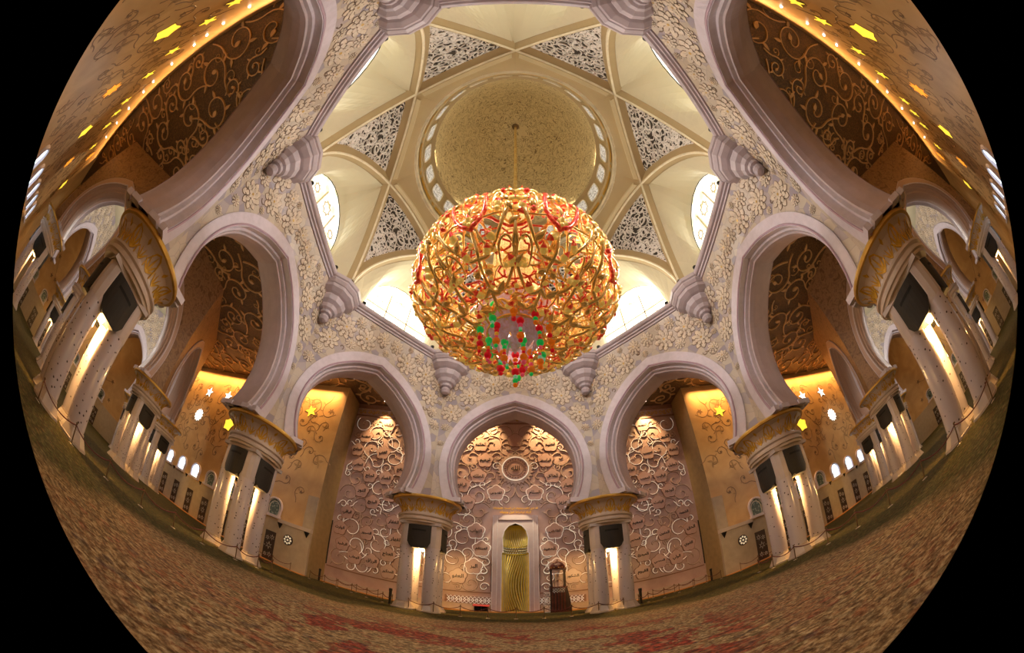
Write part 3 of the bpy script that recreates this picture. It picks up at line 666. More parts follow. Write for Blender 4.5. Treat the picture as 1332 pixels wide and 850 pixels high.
# prayer niche
pn = thing('prayer_niche', 'tall gold ribbed prayer niche in a lilac frame, middle of the front wall', 'niche', (0, YM, 0))
m = MB(); f = lambda x, z, d: (x, -d, z)
ap = [(1.5, 0), (1.5, 7.45), (1.35, 7.5), (1.35, 8.2), (1.42, 9.3), (1.2, 10.2), (.75, 10.8), (0, 11.15), (-.75, 10.8), (-1.2, 10.2), (-1.42, 9.3), (-1.35, 8.2), (-1.35, 7.5), (-1.5, 7.45), (-1.5, 0)]
m.prism([(-1.92, 0), (-1.92, 11.5), (1.92, 11.5), (1.92, 0)] + ap, f, -.02, .12, 'frame_lilac')
for x in (-2.2, 2.2): m.box(x - .28, x + .28, -.35, 0, 0, 11.5, 'frame_lilac')
m.box(-2.48, 2.48, -.35, 0, 11.5, 12.1, 'frame_lilac'); m.ribbon(list(reversed(ap)), .14, f, .1, .22, 'arch_marble')
for x in (-2.45, 2.45, -1.95, 1.95): m.tube([(x, -.36, 0), (x, -.36, 12.0)], .05, 'arch_marble', 6)
link('frame', m.mesh('frame'), pn)
def niche_r(z): return 1.5 if z < 7.4 else (1.36 if z < 8.3 else max(.02, 1.44 * math.sqrt(max(0, 1 - ((z - 9.1) / 2.1) ** 2)) if z > 9.1 else 1.36 + .08 * (z - 8.3) / .8))
m = MB(); zs = [i * .3 for i in range(25)] + [7.4, 7.5, 8.0, 8.3, 8.8, 9.3, 9.8, 10.2, 10.6, 10.9, 11.1, 11.18]
m.grid([[(niche_r(z) * cos(a), niche_r(z) * .95 * sin(a), z) for a in [PI * j / 20 for j in range(21)]] for z in zs], 'niche_dark_gold'); link('lining', m.mesh('lining'), pn)
for j in range(17):
    m = MB(); a0 = PI * (j + .5) / 17
    for z0, z1, ph, mt in ((0, 7.3, .36, 'niche_gold'), (8.35, 11.0, .25, 'niche_gold')):
        P = []
        for i in range(27):
            t = i / 26; z = z0 + (z1 - z0) * t; a = a0 + (ph * sin(t * PI * 1.4 - .5) * sin(PI * a0 / PI) if z1 < 8 else ph * sin(2.2 * t)) * (1 if a0 < 2.4 else .6); a = min(PI - .03, max(.03, a)); rr = niche_r(z) - .07
            P.append((rr * cos(a), rr * .95 * sin(a), z))
        m.tube(P, lambda t: .105, mt, 6); m.tube([(x * .93, y * .91, z) for x, y, z in P], .03, 'niche_silver', 4)
    o = link('gold_rib', m.mesh('gold_rib', True), pn)
m = MB()
for z, n in ((7.55, 15), (7.85, 16), (8.15, 15)):
    for i in range(n):
        a = PI * (i + .5 + .5 * (n == 16) - (.5 if n == 16 else 0)) / n; m.ball((1.3 * cos(a), 1.25 * sin(a), z), .11, 'niche_silver', 6, 4)
m.tube([(1.36 * cos(a), 1.3 * sin(a), 7.4) for a in [PI * i / 16 for i in range(17)]], .07, 'niche_gold'); m.tube([(1.36 * cos(a), 1.3 * sin(a), 8.3) for a in [PI * i / 16 for i in range(17)]], .07, 'niche_gold')
link('beaded_band', m.mesh('beaded_band', True), pn)

# honey walls with star windows, doors and round windows
ff = lambda x, z, d: (x, YO - d, z)
fr = lambda x, z, d: (x, YR + d, z)
nwin = [8]; ndoor = [0]
def vine_inlay(parent, f, x0, x1, z0, z1, seed, n):
    q = random.Random(seed); m = MB(); L = []
    for _ in range(n * 12):
        if len(L) >= n: break
        x = q.uniform(x0, x1); z = q.uniform(z0, z1); r = q.uniform(.7, 1.5)
        if all(math.hypot(x - a, z - b) > (r + c) * .85 for a, b, c in L) and x0 + r < x < x1 - r and z0 + r < z < z1 - r: L.append((x, z, r))
    for x, z, r in L:
        a = q.uniform(0, 6.28); P = spiral(x, z, r, .75, a, q.choice((1, -1)), 18, tail=r * .9); m.ribbon(P, .11, f, 0, .02, 'inlay_brown')
        for k in range(3):
            b = P[5 + 5 * k]; m.prism(leaf(b[0], b[1], r * .5, q.uniform(0, 6.28), .3), f, 0, .025, 'inlay_leaf', 'inlay_brown')
        if q.random() < .5:
            for k in range(4): m.prism(leaf(x, z, r * .8, a + k * PI / 2, .38), f, 0, .02, 'inlay_leaf', 'inlay_brown')
        else: m.prism(star(x, z, r * .35, 5, .42, a), f, 0, .02, 'inlay_brown')
    link('vine_inlay', m.mesh('vine_inlay'), parent)
def star_window(f, x, z, r, n, k, mat, a0):
    m = MB(); m.prism(star(x, z, r * 1.12, n, k, a0), f, 0, .03, 'inlay_leaf'); m.prism(star(x, z, r, n, k, a0), f, .03, .06, mat)
    nwin[0] += 1; return struct(m.build('window_%d' % nwin[0]))
def arch_window(f, x, z, w, h, mat):
    m = MB(); P = [(x - w, z)] + [(x + w * 1.12 * cos(t), z + h + w * 1.1 * sin(t)) for t in [PI + .3 - (PI + .6) * i / 16 for i in range(17)]] + [(x + w, z)]
    m.prism(P, f, .01, .03, mat); nwin[0] += 1; o = struct(m.build('window_%d' % nwin[0]))
    m = MB(); m.ribbon(P, .28, f, 0, .3, 'arch_marble'); m.box(x - w - .25, x + w + .25, 0, .5, z - .35, z, 'arch_marble', lambda a, b, c: f(a, c, b)); m.ribbon([(x - w * .6 + 0, z), (x - w * .6, z + h)], .08, f, .03, .08, 'lattice_white') if mat == 'day_window' else None
    P2 = [(x + (p - x) * .7, z + (r - z) * .82) for p, r in P]; m.ribbon(P2, .08, f, .02, .07, 'lattice_white'); link('window_frame', m.mesh('window_frame'), o)
def star_door(f, x, w=.85, h=4.1):
    m = MB(); m.prism([(x - w, .05), (x - w, h), (x + w, h), (x + w, .05)], f, .01, .09, 'door_dark')
    for sx, sz, r in ((-.35, 3.3, .38), (.4, 3.1, .32), (.0, 2.1, .5), (-.3, .9, .36), (.45, .8, .3)): m.ribbon([*star(x + sx * w * 1.1, sz, r, 6, .35), star(x + sx * w * 1.1, sz, r, 6, .35)[0]], .07, f, .09, .12, 'door_star')
    ndoor[0] += 1; o = struct(m.build('door_%d' % ndoor[0]))
    m = MB(); m.ribbon([(x - w - .08, .05), (x - w - .08, h + .08), (x + w + .08, h + .08), (x + w + .08, .05)], .18, f, 0, .12, 'lower_wall'); link('door_frame', m.mesh('door_frame'), o)
    m = MB(); p = f(x + w * .75, 2.0, .14); m.ball(p, .07, 'steel_foot', 6, 4); link('door_handle', m.mesh('door_handle'), o)
for s, sd in ((-1, 'left'), (1, 'right')):
    m = MB(); m.add([(s * 22, YO, 0), (s * XE, YO, 0), (s * XE, YO, H), (s * 22, YO, H)], [(0, 1, 2, 3)], 'honey_wall')
    m.add([(s * 22, YO, 0), (s * 22, YM, 0), (s * 22, YM, H), (s * 22, YO, H)], [(0, 1, 2, 3)], 'pilaster_olive')
    w = struct(m.build('wall_front_%s' % sd))
    m = MB(); m.box(min(s * 26.8, s * XE), max(s * 26.8, s * XE), YO - .06, YO, 0, 5.9, 'lower_wall')      # paler dado with the doors
    m.box(min(s * 22, s * 26.8), max(s * 22, s * 26.8), YO - .35, YO, 0, 5.6, 'lower_wall'); m.box(min(s * 22, s * 26.9), max(s * 22, s * 26.9), YO - .5, YO, 5.6, 6.05, 'plinth_marble')
    m.box(min(s * 22, s * 23.4), max(s * 22, s * 23.4), YO - .3, YO, 6.05, 10.3, 'lower_wall')
    link('stone_dado', m.mesh('stone_dado'), w)
    ffs = lambda x, z, d: (s * x, YO - d, z)
    vine_inlay(w, ffs, 22.4, 58, 9.5, 24.5, 41, 80)
    for x, z in ((26.95, 22.05),): star_window(ffs, x, z, .95, 5, .42, 'star_glass_yellow', 1.2)
    for x, z, r in ((50.5, 21.7, 1.05), (44.95, 21.8, 1.05)): star_window(ffs, x, z, r, 5, .4, 'star_glass_white', 1.7)
    star_window(ffs, 50.7, 16.9, 1.25, 12, .72, 'star_glass_white', 0); star_window(ffs, 41.9, 17.0, 1.2, 5, .72, 'star_glass_yellow', .5); star_window(ffs, 38.7, 22.2, .9, 5, .42, 'star_glass_yellow', .4)
    for i, x in enumerate((27.9, 32.7, 36.9, 41.6, 45.8, 50.1, 54.4, 58.7)):
        star_door(ffs, x); arch_window(ffs, x + (.3 if i == 0 else .0), 6.35, 1.05, 1.15, 'dim_window' if i < 4 else 'day_window')
        m = MB(); m.add([ffs(x + 1.85, 6.15, .35), ffs(x + 2.35, 6.15, .35), ffs(x + 2.1, 5.55, .12), ffs(x + 1.85, 6.15, .08), ffs(x + 2.35, 6.15, .08)], [(0, 1, 2), (0, 3, 2), (1, 4, 2), (0, 1, 4, 3)], 'black_metal')
        o = m.build('uplight'); tag(o, 'black wedge wall uplight beside the %s round window of the %s honey wall' % (['first', 'second', 'third', 'fourth', 'fifth', 'sixth', 'seventh', 'eighth'][i], sd), 'wall light', 'wedge uplights on the %s honey wall' % sd)
    for x, z in ((26.5, 5.35), (22.5, 5.35)):
        m = MB(); f = ffs; m.add([f(x - .3, z + .2, .7), f(x + .3, z + .2, .7), f(x, z - .55, .4), f(x - .3, z + .2, .35), f(x + .3, z + .2, .35)], [(0, 1, 2), (0, 3, 2), (1, 4, 2), (0, 1, 4, 3)], 'black_metal')
        o = m.build('uplight'); tag(o, 'black wedge uplight under the %s stone ledge, %s' % (sd, 'by the star door' if x > 25 else 'by the prayer wall corner'), 'wall light')
    # clock-like medallion of round lights
    c = thing('round_medallion', 'dark round medallion with ring of pale discs, %s of the prayer wall' % sd, 'wall clock', (s * 24.95, YO - .36, 3.75))
    m = MB(); m.prism([(.68 * cos(t), .68 * sin(t)) for t in [2 * PI * i / 24 for i in range(24)]], lambda x, z, d: (x, -d, z), 0, .12, 'clock_ring'); link('disc', m.mesh('disc'), c)
    m = MB(); m.prism([(.13 * cos(t), .13 * sin(t)) for t in [2 * PI * i / 10 for i in range(10)]], lambda x, z, d: (x, -d, z),   .12, .16, 'pale_disc'); gm = m.mesh('glass_dot')
    for k in range(9): link('glass_dot', gm, c, loc=(0, 0, 0) if k == 8 else (.44 * cos(k * PI / 4), 0, .44 * sin(k * PI / 4)))
    # rear wall
    m = MB(); m.add([(0, YR, 0), (s * XE, YR, 0), (s * XE, YR, H), (0, YR, H)], [(0, 1, 2, 3)], 'honey_wall'); w = struct(m.build('wall_rear_%s' % sd))
    frs = lambda x, z, d: (s * x, YR + d, z); vine_inlay(w, frs, 8, 62, 8, 23, 52, 120)
    for x in (17.6, 20.6, 25.6, 30.2, 36.1, 39.2, 42.9, 50.0): star_window(frs, x, 20.7, .8, 5, .42, 'star_glass_yellow', x)
    for x, z in ((20.8, 16.5), (37.9, 15.3), (60, 16.6)): star_window(frs, x, z, 1.15, 5, .72, 'star_glass_yellow', x)
    for x, z in ((29.2, 15.5), (47, 15.0), (56, 22)): star_window(frs, x, z, 1.1, 8, .6, 'star_glass_orange', x)
    for x in (32.9, 37.5, 42.0, 46.5, 51): arch_window(frs, x, 6.2, 1.0, 1.5, 'day_window')
    for i, x in enumerate((18.5, 21.5, 23.7, 25.6, 29.5, 33.5, 36.0, 40.5, 45, 50)):
        m = MB(); m.lathe([(0, .0), (.1, .0), (.12, .12), (.0, .16)], 8, 'spot_glow'); o = m.build('wall_spot', loc=(s * x, YR + .1, 23.3)); tag(o, 'tiny glowing spot lamp high on the %s rear honey wall' % sd, 'spotlight', 'tiny spot lamps on the %s rear wall' % sd)
    # end wall
    m = MB(); m.add([(s * XE, YR, 0), (s * XE, YO, 0), (s * XE, YO, H), (s * XE, YR, H)], [(0, 1, 2, 3)], 'honey_wall'); w = struct(m.build('wall_end_%s' % sd))
    fe = lambda y, z, d: (s * (XE - d), y, z)
    m = MB(); m.box(XE - .06, XE, YR, YO, 0, 6, 'lower_wall', lambda x, y, z: (s * x, y, z)); link('stone_dado', m.mesh('stone_dado'), w)
    for y in (-15, -10, -5, 0, 5, 10, 15): star_door(fe, y); arch_window(fe, y, 6.5, .9, 1.2, 'dim_window')
    m = MB(); q = random.Random(3); pts = []
    for i in range(15):
        y = -17 + 2.4 * i; z = 14 + 3 * sin(i * 1.3); pts.append((y, z)); m.prism(star(y, z, .6, 5, .42, i), fe, 0, .03, 'inlay_brown'); m.prism(star(y + 1, z - 4, .6, 5, .42, i), fe, 0, .03, 'inlay_brown')
    m.ribbon(smooth_path(pts, 5), .08, fe, 0, .02, 'inlay_brown'); link('vine_inlay', m.mesh('vine_inlay'), w)

# ------------------------------------------------------------------ column clusters
CA = 1.04
m = MB(); m.lathe([(.60, .75), (.62, 1.0), (.62, 7.95)], 28, 'column_marble'); shaft_m = m.mesh('column', True)
m = MB(); m.lathe([(.98, 0), (.98, .12), (.92, .16), (.70, .62), (.66, .66), (.66, .76), (.6, .80)], 8, 'plinth_marble', ph=R(22.5)); plinth_m = m.mesh('plinth')
m = MB()
m.box(-1.75, 1.75, -1.75, 1.75, 7.9, 8.15, 'column_plain')
for sx in (-1, 1):
    for sy in (-1, 1): m.lathe([(.66, 5.9), (.66, 7.95)], 12, 'column_plain', c=(sx * CA, sy * CA))
m.lathe([(0, 8.1), (2.15, 8.1), (2.2, 8.25), (2.32, 8.3), (2.34, 8.45), (2.2, 8.5), (2.2, 8.62), (2.36, 8.7), (2.38, 8.82), (2.1, 8.88), (2.08, 9.1), (2.2, 9.5), (2.5, 9.9), (2.82, 10.08), (2.86, 10.12)], 48, 'capital_cream')
m.lathe([(2.86, 10.1), (3.03, 10.12), (3.06, 10.24), (3.03, 10.35), (0, 10.35)], 48, 'gold_trim'); cap_m = m.mesh('capital', False)
def bell(z): 
    P = [(9.0, 2.09), (9.1, 2.08), (9.5, 2.2), (9.9, 2.5), (10.08, 2.82)]
    for (z0, r0), (z1, r1) in zip(P, P[1:]):
        if z <= z1: return r0 + (r1 - r0) * (z - z0) / (z1 - z0)
    return 2.8
m = MB(); fb = lambda x, z, d: ((bell(z) + d) * cos(x / 2.3), (bell(z) + d) * sin(x / 2.3), z)
for k in range(16):
    x0 = 2 * PI * 2.3 * k / 16; w = PI * 2.3 / 16
    if k % 2 == 0:
        for a in (-.62, -.32, 0, .32, .62): m.prism([(x0 + p * 1.0, 8.98 + abs(q_)) for p, q_ in [(u - x0, v) for u, v in leaf(x0, 0, .98 - abs(a) * .35, PI / 2 - a * 1.3, .13, 5, 0)]], fb, .01, .06, 'gold_leaf')
        m.ribbon([(x0 - w * .95, 9.0), (x0 - w * .9, 9.5), (x0 - w * .45, 9.92), (x0, 10.02), (x0 + w * .45, 9.92), (x0 + w * .9, 9.5), (x0 + w * .95, 9.0)], .07, fb, 0, .06, 'gold_leaf')
    else:
        for a in (-.5, -.2, .2, .5): m.prism([(u, 8.98 + abs(v)) for u, v in leaf(x0, 0, .7, PI / 2 - a * 1.2, .13, 5, 0)], fb, .01, .05, 'gold_leaf')
        m.prism([(x0 - .09, 9.9), (x0, 10.03), (x0 + .09, 9.9), (x0, 9.75)], fb, .0, .05, 'gold_leaf')
leaf_m = m.mesh('gilt_leaves')
m = MB()   # dark convex loudspeaker, one between each pair of shafts
P = [(-.95, 7.85), (.95, 7.85), (.95, 6.35), (.62, 5.85), (.5, 5.72), (-.5, 5.72), (-.62, 5.85), (-.95, 6.35)]
def spk(x, z, d): return (x * 1.04, -(1.42 + d + .30 * (1 - (x / .95) ** 2)), z)
X_ = [-.95 + 1.9 * i / 8 for i in range(9)]; zl = lambda x: 6.35 - min(1, max(0, (.95 - abs(x)) / .35)) * .6
m.grid([[spk(x, zl(x) + (7.85 - zl(x)) * t, .25) for x in X_] for t in (0, .33, .66, 1)], 'speaker_cloth'); m.grid([[(x, -1.2, zl(x)) for x in X_], [spk(x, zl(x), .25) for x in X_]], 'speaker_cloth')
for s in (-.95, .95): m.add([(s, -1.2, zl(s)), (s, -1.2, 7.85), (s, -1.5, 7.85), (s, -1.5, zl(s))], [(0, 1, 2, 3)], 'speaker_cloth')
m.grid([[spk(x, z, .27) for x in (-.55, -.3, 0, .3, .55)] for z in (7.3, 7.45)], 'speaker_slot'); spk_m = m.mesh('speaker_panel')
m = MB(); m.box(-.8, .8, -.8, .8, 5.95, 6.1, 'gold_trim'); m.lathe([(.0, 5.72), (.22, 5.74), (.3, 5.95)], 12, 'lamp_glow')
lamp_m = m.mesh('uplight_lamp')
def cluster(x, y, label, grp, sc=1.0, lod=False):
    t = thing('column_cluster', label, 'column', (x, y, 0), 0, grp)
    for sx in (-1, 1):
        for sy in (-1, 1):
            c = link('column', shaft_m, t, (sx * CA, sy * CA, 0)); link('plinth', plinth_m, c)
    cp = link('capital', cap_m, t); link('gilt_leaves', leaf_m, cp)
    for k in range(4): link('speaker_panel', spk_m, t, rot=k * PI / 2)
    link('lamp', lamp_m, t)
    l = bpy.data.lights.new('column_lamp', 'POINT'); l.energy = 1900 if not lod else 1100; l.color = (1, .56, .18); l.shadow_soft_size = .2; o = link('column_lamp', l, loc=(x, y, 5.4))
    return t
RP = 20.0
for v, s, lb in ((22.5, -1, 'spotted marble column cluster under a gilt capital just left of the gold niche'), (22.5, 1, 'spotted marble column cluster with gilt capital just right of the niche and pulpit'),
                 (67.5, -1, 'four-column cluster between the left side arch and front left arch'), (67.5, 1, 'four-column cluster between the right side arch and front right arch'),
                 (112.5, -1, 'largest, nearest column cluster leaning at the left edge'), (112.5, 1, 'largest, nearest column cluster leaning at the right edge')):
    cluster(s * RP * sin(R(v)), RP * cos(R(v)), lb, None)
R2 = 15.3 / cos(R(22.5))
for s, sd in ((-1, 'left'), (1, 'right')):
    for v, lb in ((-67.5, 'near front'), (-112.5, 'near rear'), (-22.5, 'outer front'), (-157.5, 'outer rear'), (22.5, 'far front'), (67.5, 'farthest front'), (112.5, 'farthest rear')):
        x = s * (NX + R2 * sin(R(v))); y = R2 * cos(R(v)); cluster(x, y, '%s column cluster of the smaller %s side dome, beyond the big columns' % (lb, sd), None, lod=True)

# ------------------------------------------------------------------ pulpit, shelf, barriers
pu = thing('pulpit', 'dark carved wooden pulpit with domed canopy and stair, right of the gold niche', 'pulpit', (4.25, 26.3, 0))
m = MB(); m.box(-.85, .85, -.6, .6, 0, 3.0, 'dark_wood'); m.add([(.85, -.6, 0), (1.25, -.6, 0), (1.1, -.6, 1.6), (.85, -.6, 2.9), (.85, .6, 0), (1.25, .6, 0), (1.1, .6, 1.6), (.85, .6, 2.9)], [(0, 1, 2, 3), (4, 5, 6, 7), (1, 5, 6, 2), (2, 6, 7, 3)], 'dark_wood')
for k in range(5): m.box(-.7 + k * .3, -.55 + k * .3, -.63, -.6, .2, 2.4, 'dome_wood')
m.box(-.9, .9, -.65, .65, 0, .18, 'dome_wood'); m.box(-.9, .9, -.65, .65, 2.9, 3.05, 'dome_wood'); link('stair_body', m.mesh('stair_body'), pu)
for x in (-.68, .68):
    for y in (-.45, .45):
        m = MB(); m.lathe([(.1, 3.05), (.1, 3.2), (.065, 3.25), (.085, 4.0), (.065, 4.9), (.11, 4.95), (.11, 5.1)], 10, 'dark_wood', c=(x, y)); link('post', m.mesh('post'), pu)
m = MB(); m.box(-.85, .85, -.62, .62, 5.05, 5.2, 'dome_wood'); m.lathe([(.78, 5.2), (.80, 5.35), (.72, 5.6), (.5, 5.88), (.2, 6.02), (.05, 6.06), (.05, 6.25), (0, 6.28)], 20, 'dome_wood')
for k in range(8): m.prism(star(.35 * cos(k * PI / 4), 0 + .35 * sin(k * PI / 4), .07, 4, .5), lambda x, y, d: (x, y, 5.96 + d), 0, .03, 'gold_trim')
for k in range(12): a = k * PI / 6; m.ball((.8 * cos(a), .8 * sin(a), 5.3), .05, 'gold_trim', 6, 4)
link('canopy', m.mesh('canopy', False), pu)
m = MB(); f = lambda x, z, d: (x, -.6 - d, z)
for x in (-.45, -.15, .15, .45):
    for z in (2.5, 2.8): P_ = star(x, z, .17, 4, .5, PI / 4 * ((z > 2.6) + (x > 0))); P_.append(P_[0]); m.ribbon(P_, .045, f, 0, .04, 'lattice_white')
link('carved_panel', m.mesh('carved_panel'), pu)
m = MB()
for x in (-1.3, -1.02):
    for z in (.35, .8, 1.25, 1.7, 2.15): P_ = star(x, z, .2, 4, .5, PI / 4 * (x > -1.2)); P_.append(P_[0]); m.ribbon(P_, .055, f, 0, .05, 'lattice_white')
m.box(-1.5, -.87, -.66, -.6, 2.35, 2.45, 'lattice_white'); m.box(-1.5, -.87, -.66, -.6, .05, .15, 'lattice_white'); link('lattice_screen', m.mesh('lattice_screen'), pu)

sh = thing('book_rack', 'low black rack with red top at the wall foot left of the niche', 'rack', (-3.45, 27.2, 0))
m = MB(); m.box(-.68, .68, -.3, .3, .05, .12, 'black_metal'); m.box(-.68, .68, .26, .3, .1, .8, 'black_metal')
for x in (-.68, -.02, .62): m.box(x, x + .06, -.3, .3, .05, .8, 'black_metal')
m.box(-.66, .66, -.28, .28, .42, .46, 'black_metal'); link('frame', m.mesh('frame'), sh)
m = MB(); m.add([(-.85, -.36, .78), (.85, -.36, .78), (.85, .34, .98), (-.85, .34, .98), (-.85, -.36, .72), (.85, -.36, .72), (.85, .34, .9), (-.85, .34, .9)], [(0, 1, 2, 3), (4, 5, 6, 7), (0, 1, 5, 4), (1, 2, 6, 5), (2, 3, 7, 6), (3, 0, 4, 7)], 'red_lacquer'); link('top', m.mesh('top'), sh)

m = MB(); m.lathe([(.035, .03), (.035, .98), (.03, 1.0)], 8, 'bronze'); post_m = m.mesh('pole', True)
m = MB(); m.lathe([(0, 0), (.16, 0), (.16, .015), (.05, .04), (.02, .06)], 14, 'steel_foot'); foot_m = m.mesh('base', True)
m = MB(); m.ball((0, 0, 1.03), .06, 'bronze', 8, 5); knob_m = m.mesh('finial', True)
LEFT = [(-15.9, -9.4), (-15.9, -7.0), (-16.0, -4.6), (-16.0, -2.2), (-16.0, .2), (-16.0, 2.6), (-15.6, 5.2), (-15.7, 7.6), (-16.2, 9.9)]
MID = [(-20.6, 22.6), (-20.2, 25.2), (-17.9, 24.0), (-15.6, 22.6), (-13.4, 21.2), (-11.3, 19.8), (-9.9, 18.3)]
FRONT = [(-8.1, 16.9), (-6.1, 16.75), (-4.05, 16.7), (-2.0, 16.65), (0.05, 16.6), (2.1, 16.65), (4.15, 16.7), (6.2, 16.75), (8.2, 16.9)]
SIDEW = [(-33.5, 22.4), (-30.9, 22.4), (-28.3, 22.4), (-25.7, 22.4), (-23.1, 22.4)]
BACKL = [(-14.0, 25.8), (-16.6, 26.0), (-19.2, 26.2)]
def ordn(i): return ['first', 'second', 'third', 'fourth', 'fifth', 'sixth', 'seventh', 'eighth', 'ninth', 'tenth'][i]
def line(P, where, grp, close=None):
    for i, (x, y) in enumerate(P):
        t = thing('barrier_post', 'slim bronze barrier post, %s %s' % (ordn(i), where), 'barrier post', (x, y, 0), 0, 'bronze barrier posts')
        link('pole', post_m, t); link('base', foot_m, t); link('finial', knob_m, t)
    for i, ((x0, y0), (x1, y1)) in enumerate(zip(P, P[1:])):
        m = MB(); m.tube([(x0 + (x1 - x0) * k / 12, y0 + (y1 - y0) * k / 12, .94 - .30 * (1 - (k / 6 - 1) ** 2)) for k in range(13)], .035, 'rope_red', 6)
        tag(m.build('barrier_rope', smooth=True), 'red sagging rope, %s span %s' % (ordn(i), where), 'rope', 'barrier ropes')
line(FRONT, 'from left before the gold niche', 0)
for s, sd in ((1, 'left'), (-1, 'right')):
    g_ = lambda P: [(s * x, y) for x, y in P]
    line(g_(LEFT), 'from picture edge along the %s side columns' % sd, 0); line(g_(MID), 'from the corner in the slanting row on the %s' % sd, 0)
    line(g_(SIDEW), 'from outside along the %s honey wall' % sd, 0); line(g_(BACKL), 'from the columns close to the %s relief wall' % sd, 0)
    for x, y, w in ((-10.3, 18.9, 'beside the columns near the niche'), (-21.3, 25.9, 'at the corner of the relief wall')):
        m = MB(); m.lathe([(0, 0), (.2, 0), (.2, .05), (.13, .08), (.13, 1.35), (.16, 1.4), (.16, 1.62), (.0, 1.66)], 12, 'black_metal'); tag(m.build('bollard', smooth=False, loc=(s * x, y, 0)), 'thick black bollard %s, %s side' % (w, sd), 'bollard', 'black bollards')

# ------------------------------------------------------------------ chandelier
ch = thing('chandelier', 'huge gold and red scrollwork basket chandelier with hanging red and green glass beads', 'chandelier', (0, 0, 0))
MER = smooth_path([(1.25, 13.25), (2.2, 13.35), (3.3, 13.75), (4.3, 14.4), (5.0, 15.2), (5.38, 16.1), (5.32, 17.1), (4.9, 18.1), (4.2, 18.9), (3.4, 19.5)], 6)
LEN = [0]
for a_, b_ in zip(MER, MER[1:]): LEN.append(LEN[-1] + math.dist(a_, b_))
def mer(t):
    L = max(0, min(1, t)) * LEN[-1]
    for i in range(len(LEN) - 1):
        if L <= LEN[i + 1] + 1e-9:
            k = (L - LEN[i]) / (LEN[i + 1] - LEN[i]); a, b = MER[i], MER[i + 1]; r, z = a[0] + (b[0] - a[0]) * k, a[1] + (b[1] - a[1]) * k
            dx, dz = b[0] - a[0], b[1] - a[1]; l = math.hypot(dx, dz); return r, z, dz / l, -dx / l
    return (*MER[-1], 1, 0)
def basket(phi0, half, off, sc=1.0):
    def f(x, y, d=0):
        r, z, nr, nz = mer(y); r = (r + nr * (d + off)) ; z = z + nz * (d + off); a = phi0 + x * half; return Vector((r * sin(a), -r * cos(a), z))
    return f
def vine(m, P, f, r0, r1, mat='vine_gold', n=3):
    PP = smooth_path(P, n); m.tube([f(x, y, .10 * sin(i * .9)) for i, (x, y) in enumerate(PP)], lambda t: r0 + (r1 - r0) * t, mat, 6)
def lump(m, p, dirv, nrm, L, w, fat, red=True, split=.45):
    """teardrop leaf: gold at the root, red at the tip"""
    t = dirv.normalized(); u = nrm.cross(t).normalized(); nn = t.cross(u); prof = [(0, .25), (.15, .75), (.35, 1), (.6, .85), (.82, .45), (1, .03)]
    rows = [[p + t * (a * L) + nn * (.35 * fat * math.sin(a * PI)) + u * (w * b * cos(k * PI / 3)) + nn * (fat * b * sin(k * PI / 3)) for k in range(6)] for a, b in prof]
    m.grid(rows[:4] if red else rows, 'vine_pale' if red else 'vine_gold', closed=True)
    if red: m.grid(rows[3 if split > .3 else 1:], 'vine_red', closed=True)
def leaf_at(m, f, x, y, ang, L=.55, w=.17, red=True):
    p = f(x, y, .05); e = .03; px_ = (f(x + e, y) - f(x - e, y)); py_ = (f(x, y + .01) - f(x, y - .01)); n = px_.cross(py_)
    if n.length < 1e-9 or px_.length < 1e-9: return
    n.normalize(); d = px_.normalized() * cos(ang) + py_.normalized() * sin(ang); lump(m, p, d + n * .12, n, L, w, w * .55, red)
def trefoil(m, f, x, y, ang, L=.7):
    for a, k in ((0, 1), (1.0, .85), (-1.0, .85)): leaf_at(m, f, x, y, ang + a, L * k, L * .26)
    p = f(x, y, .1); m.ball(p, L * .22, 'vine_pale', 7, 5)
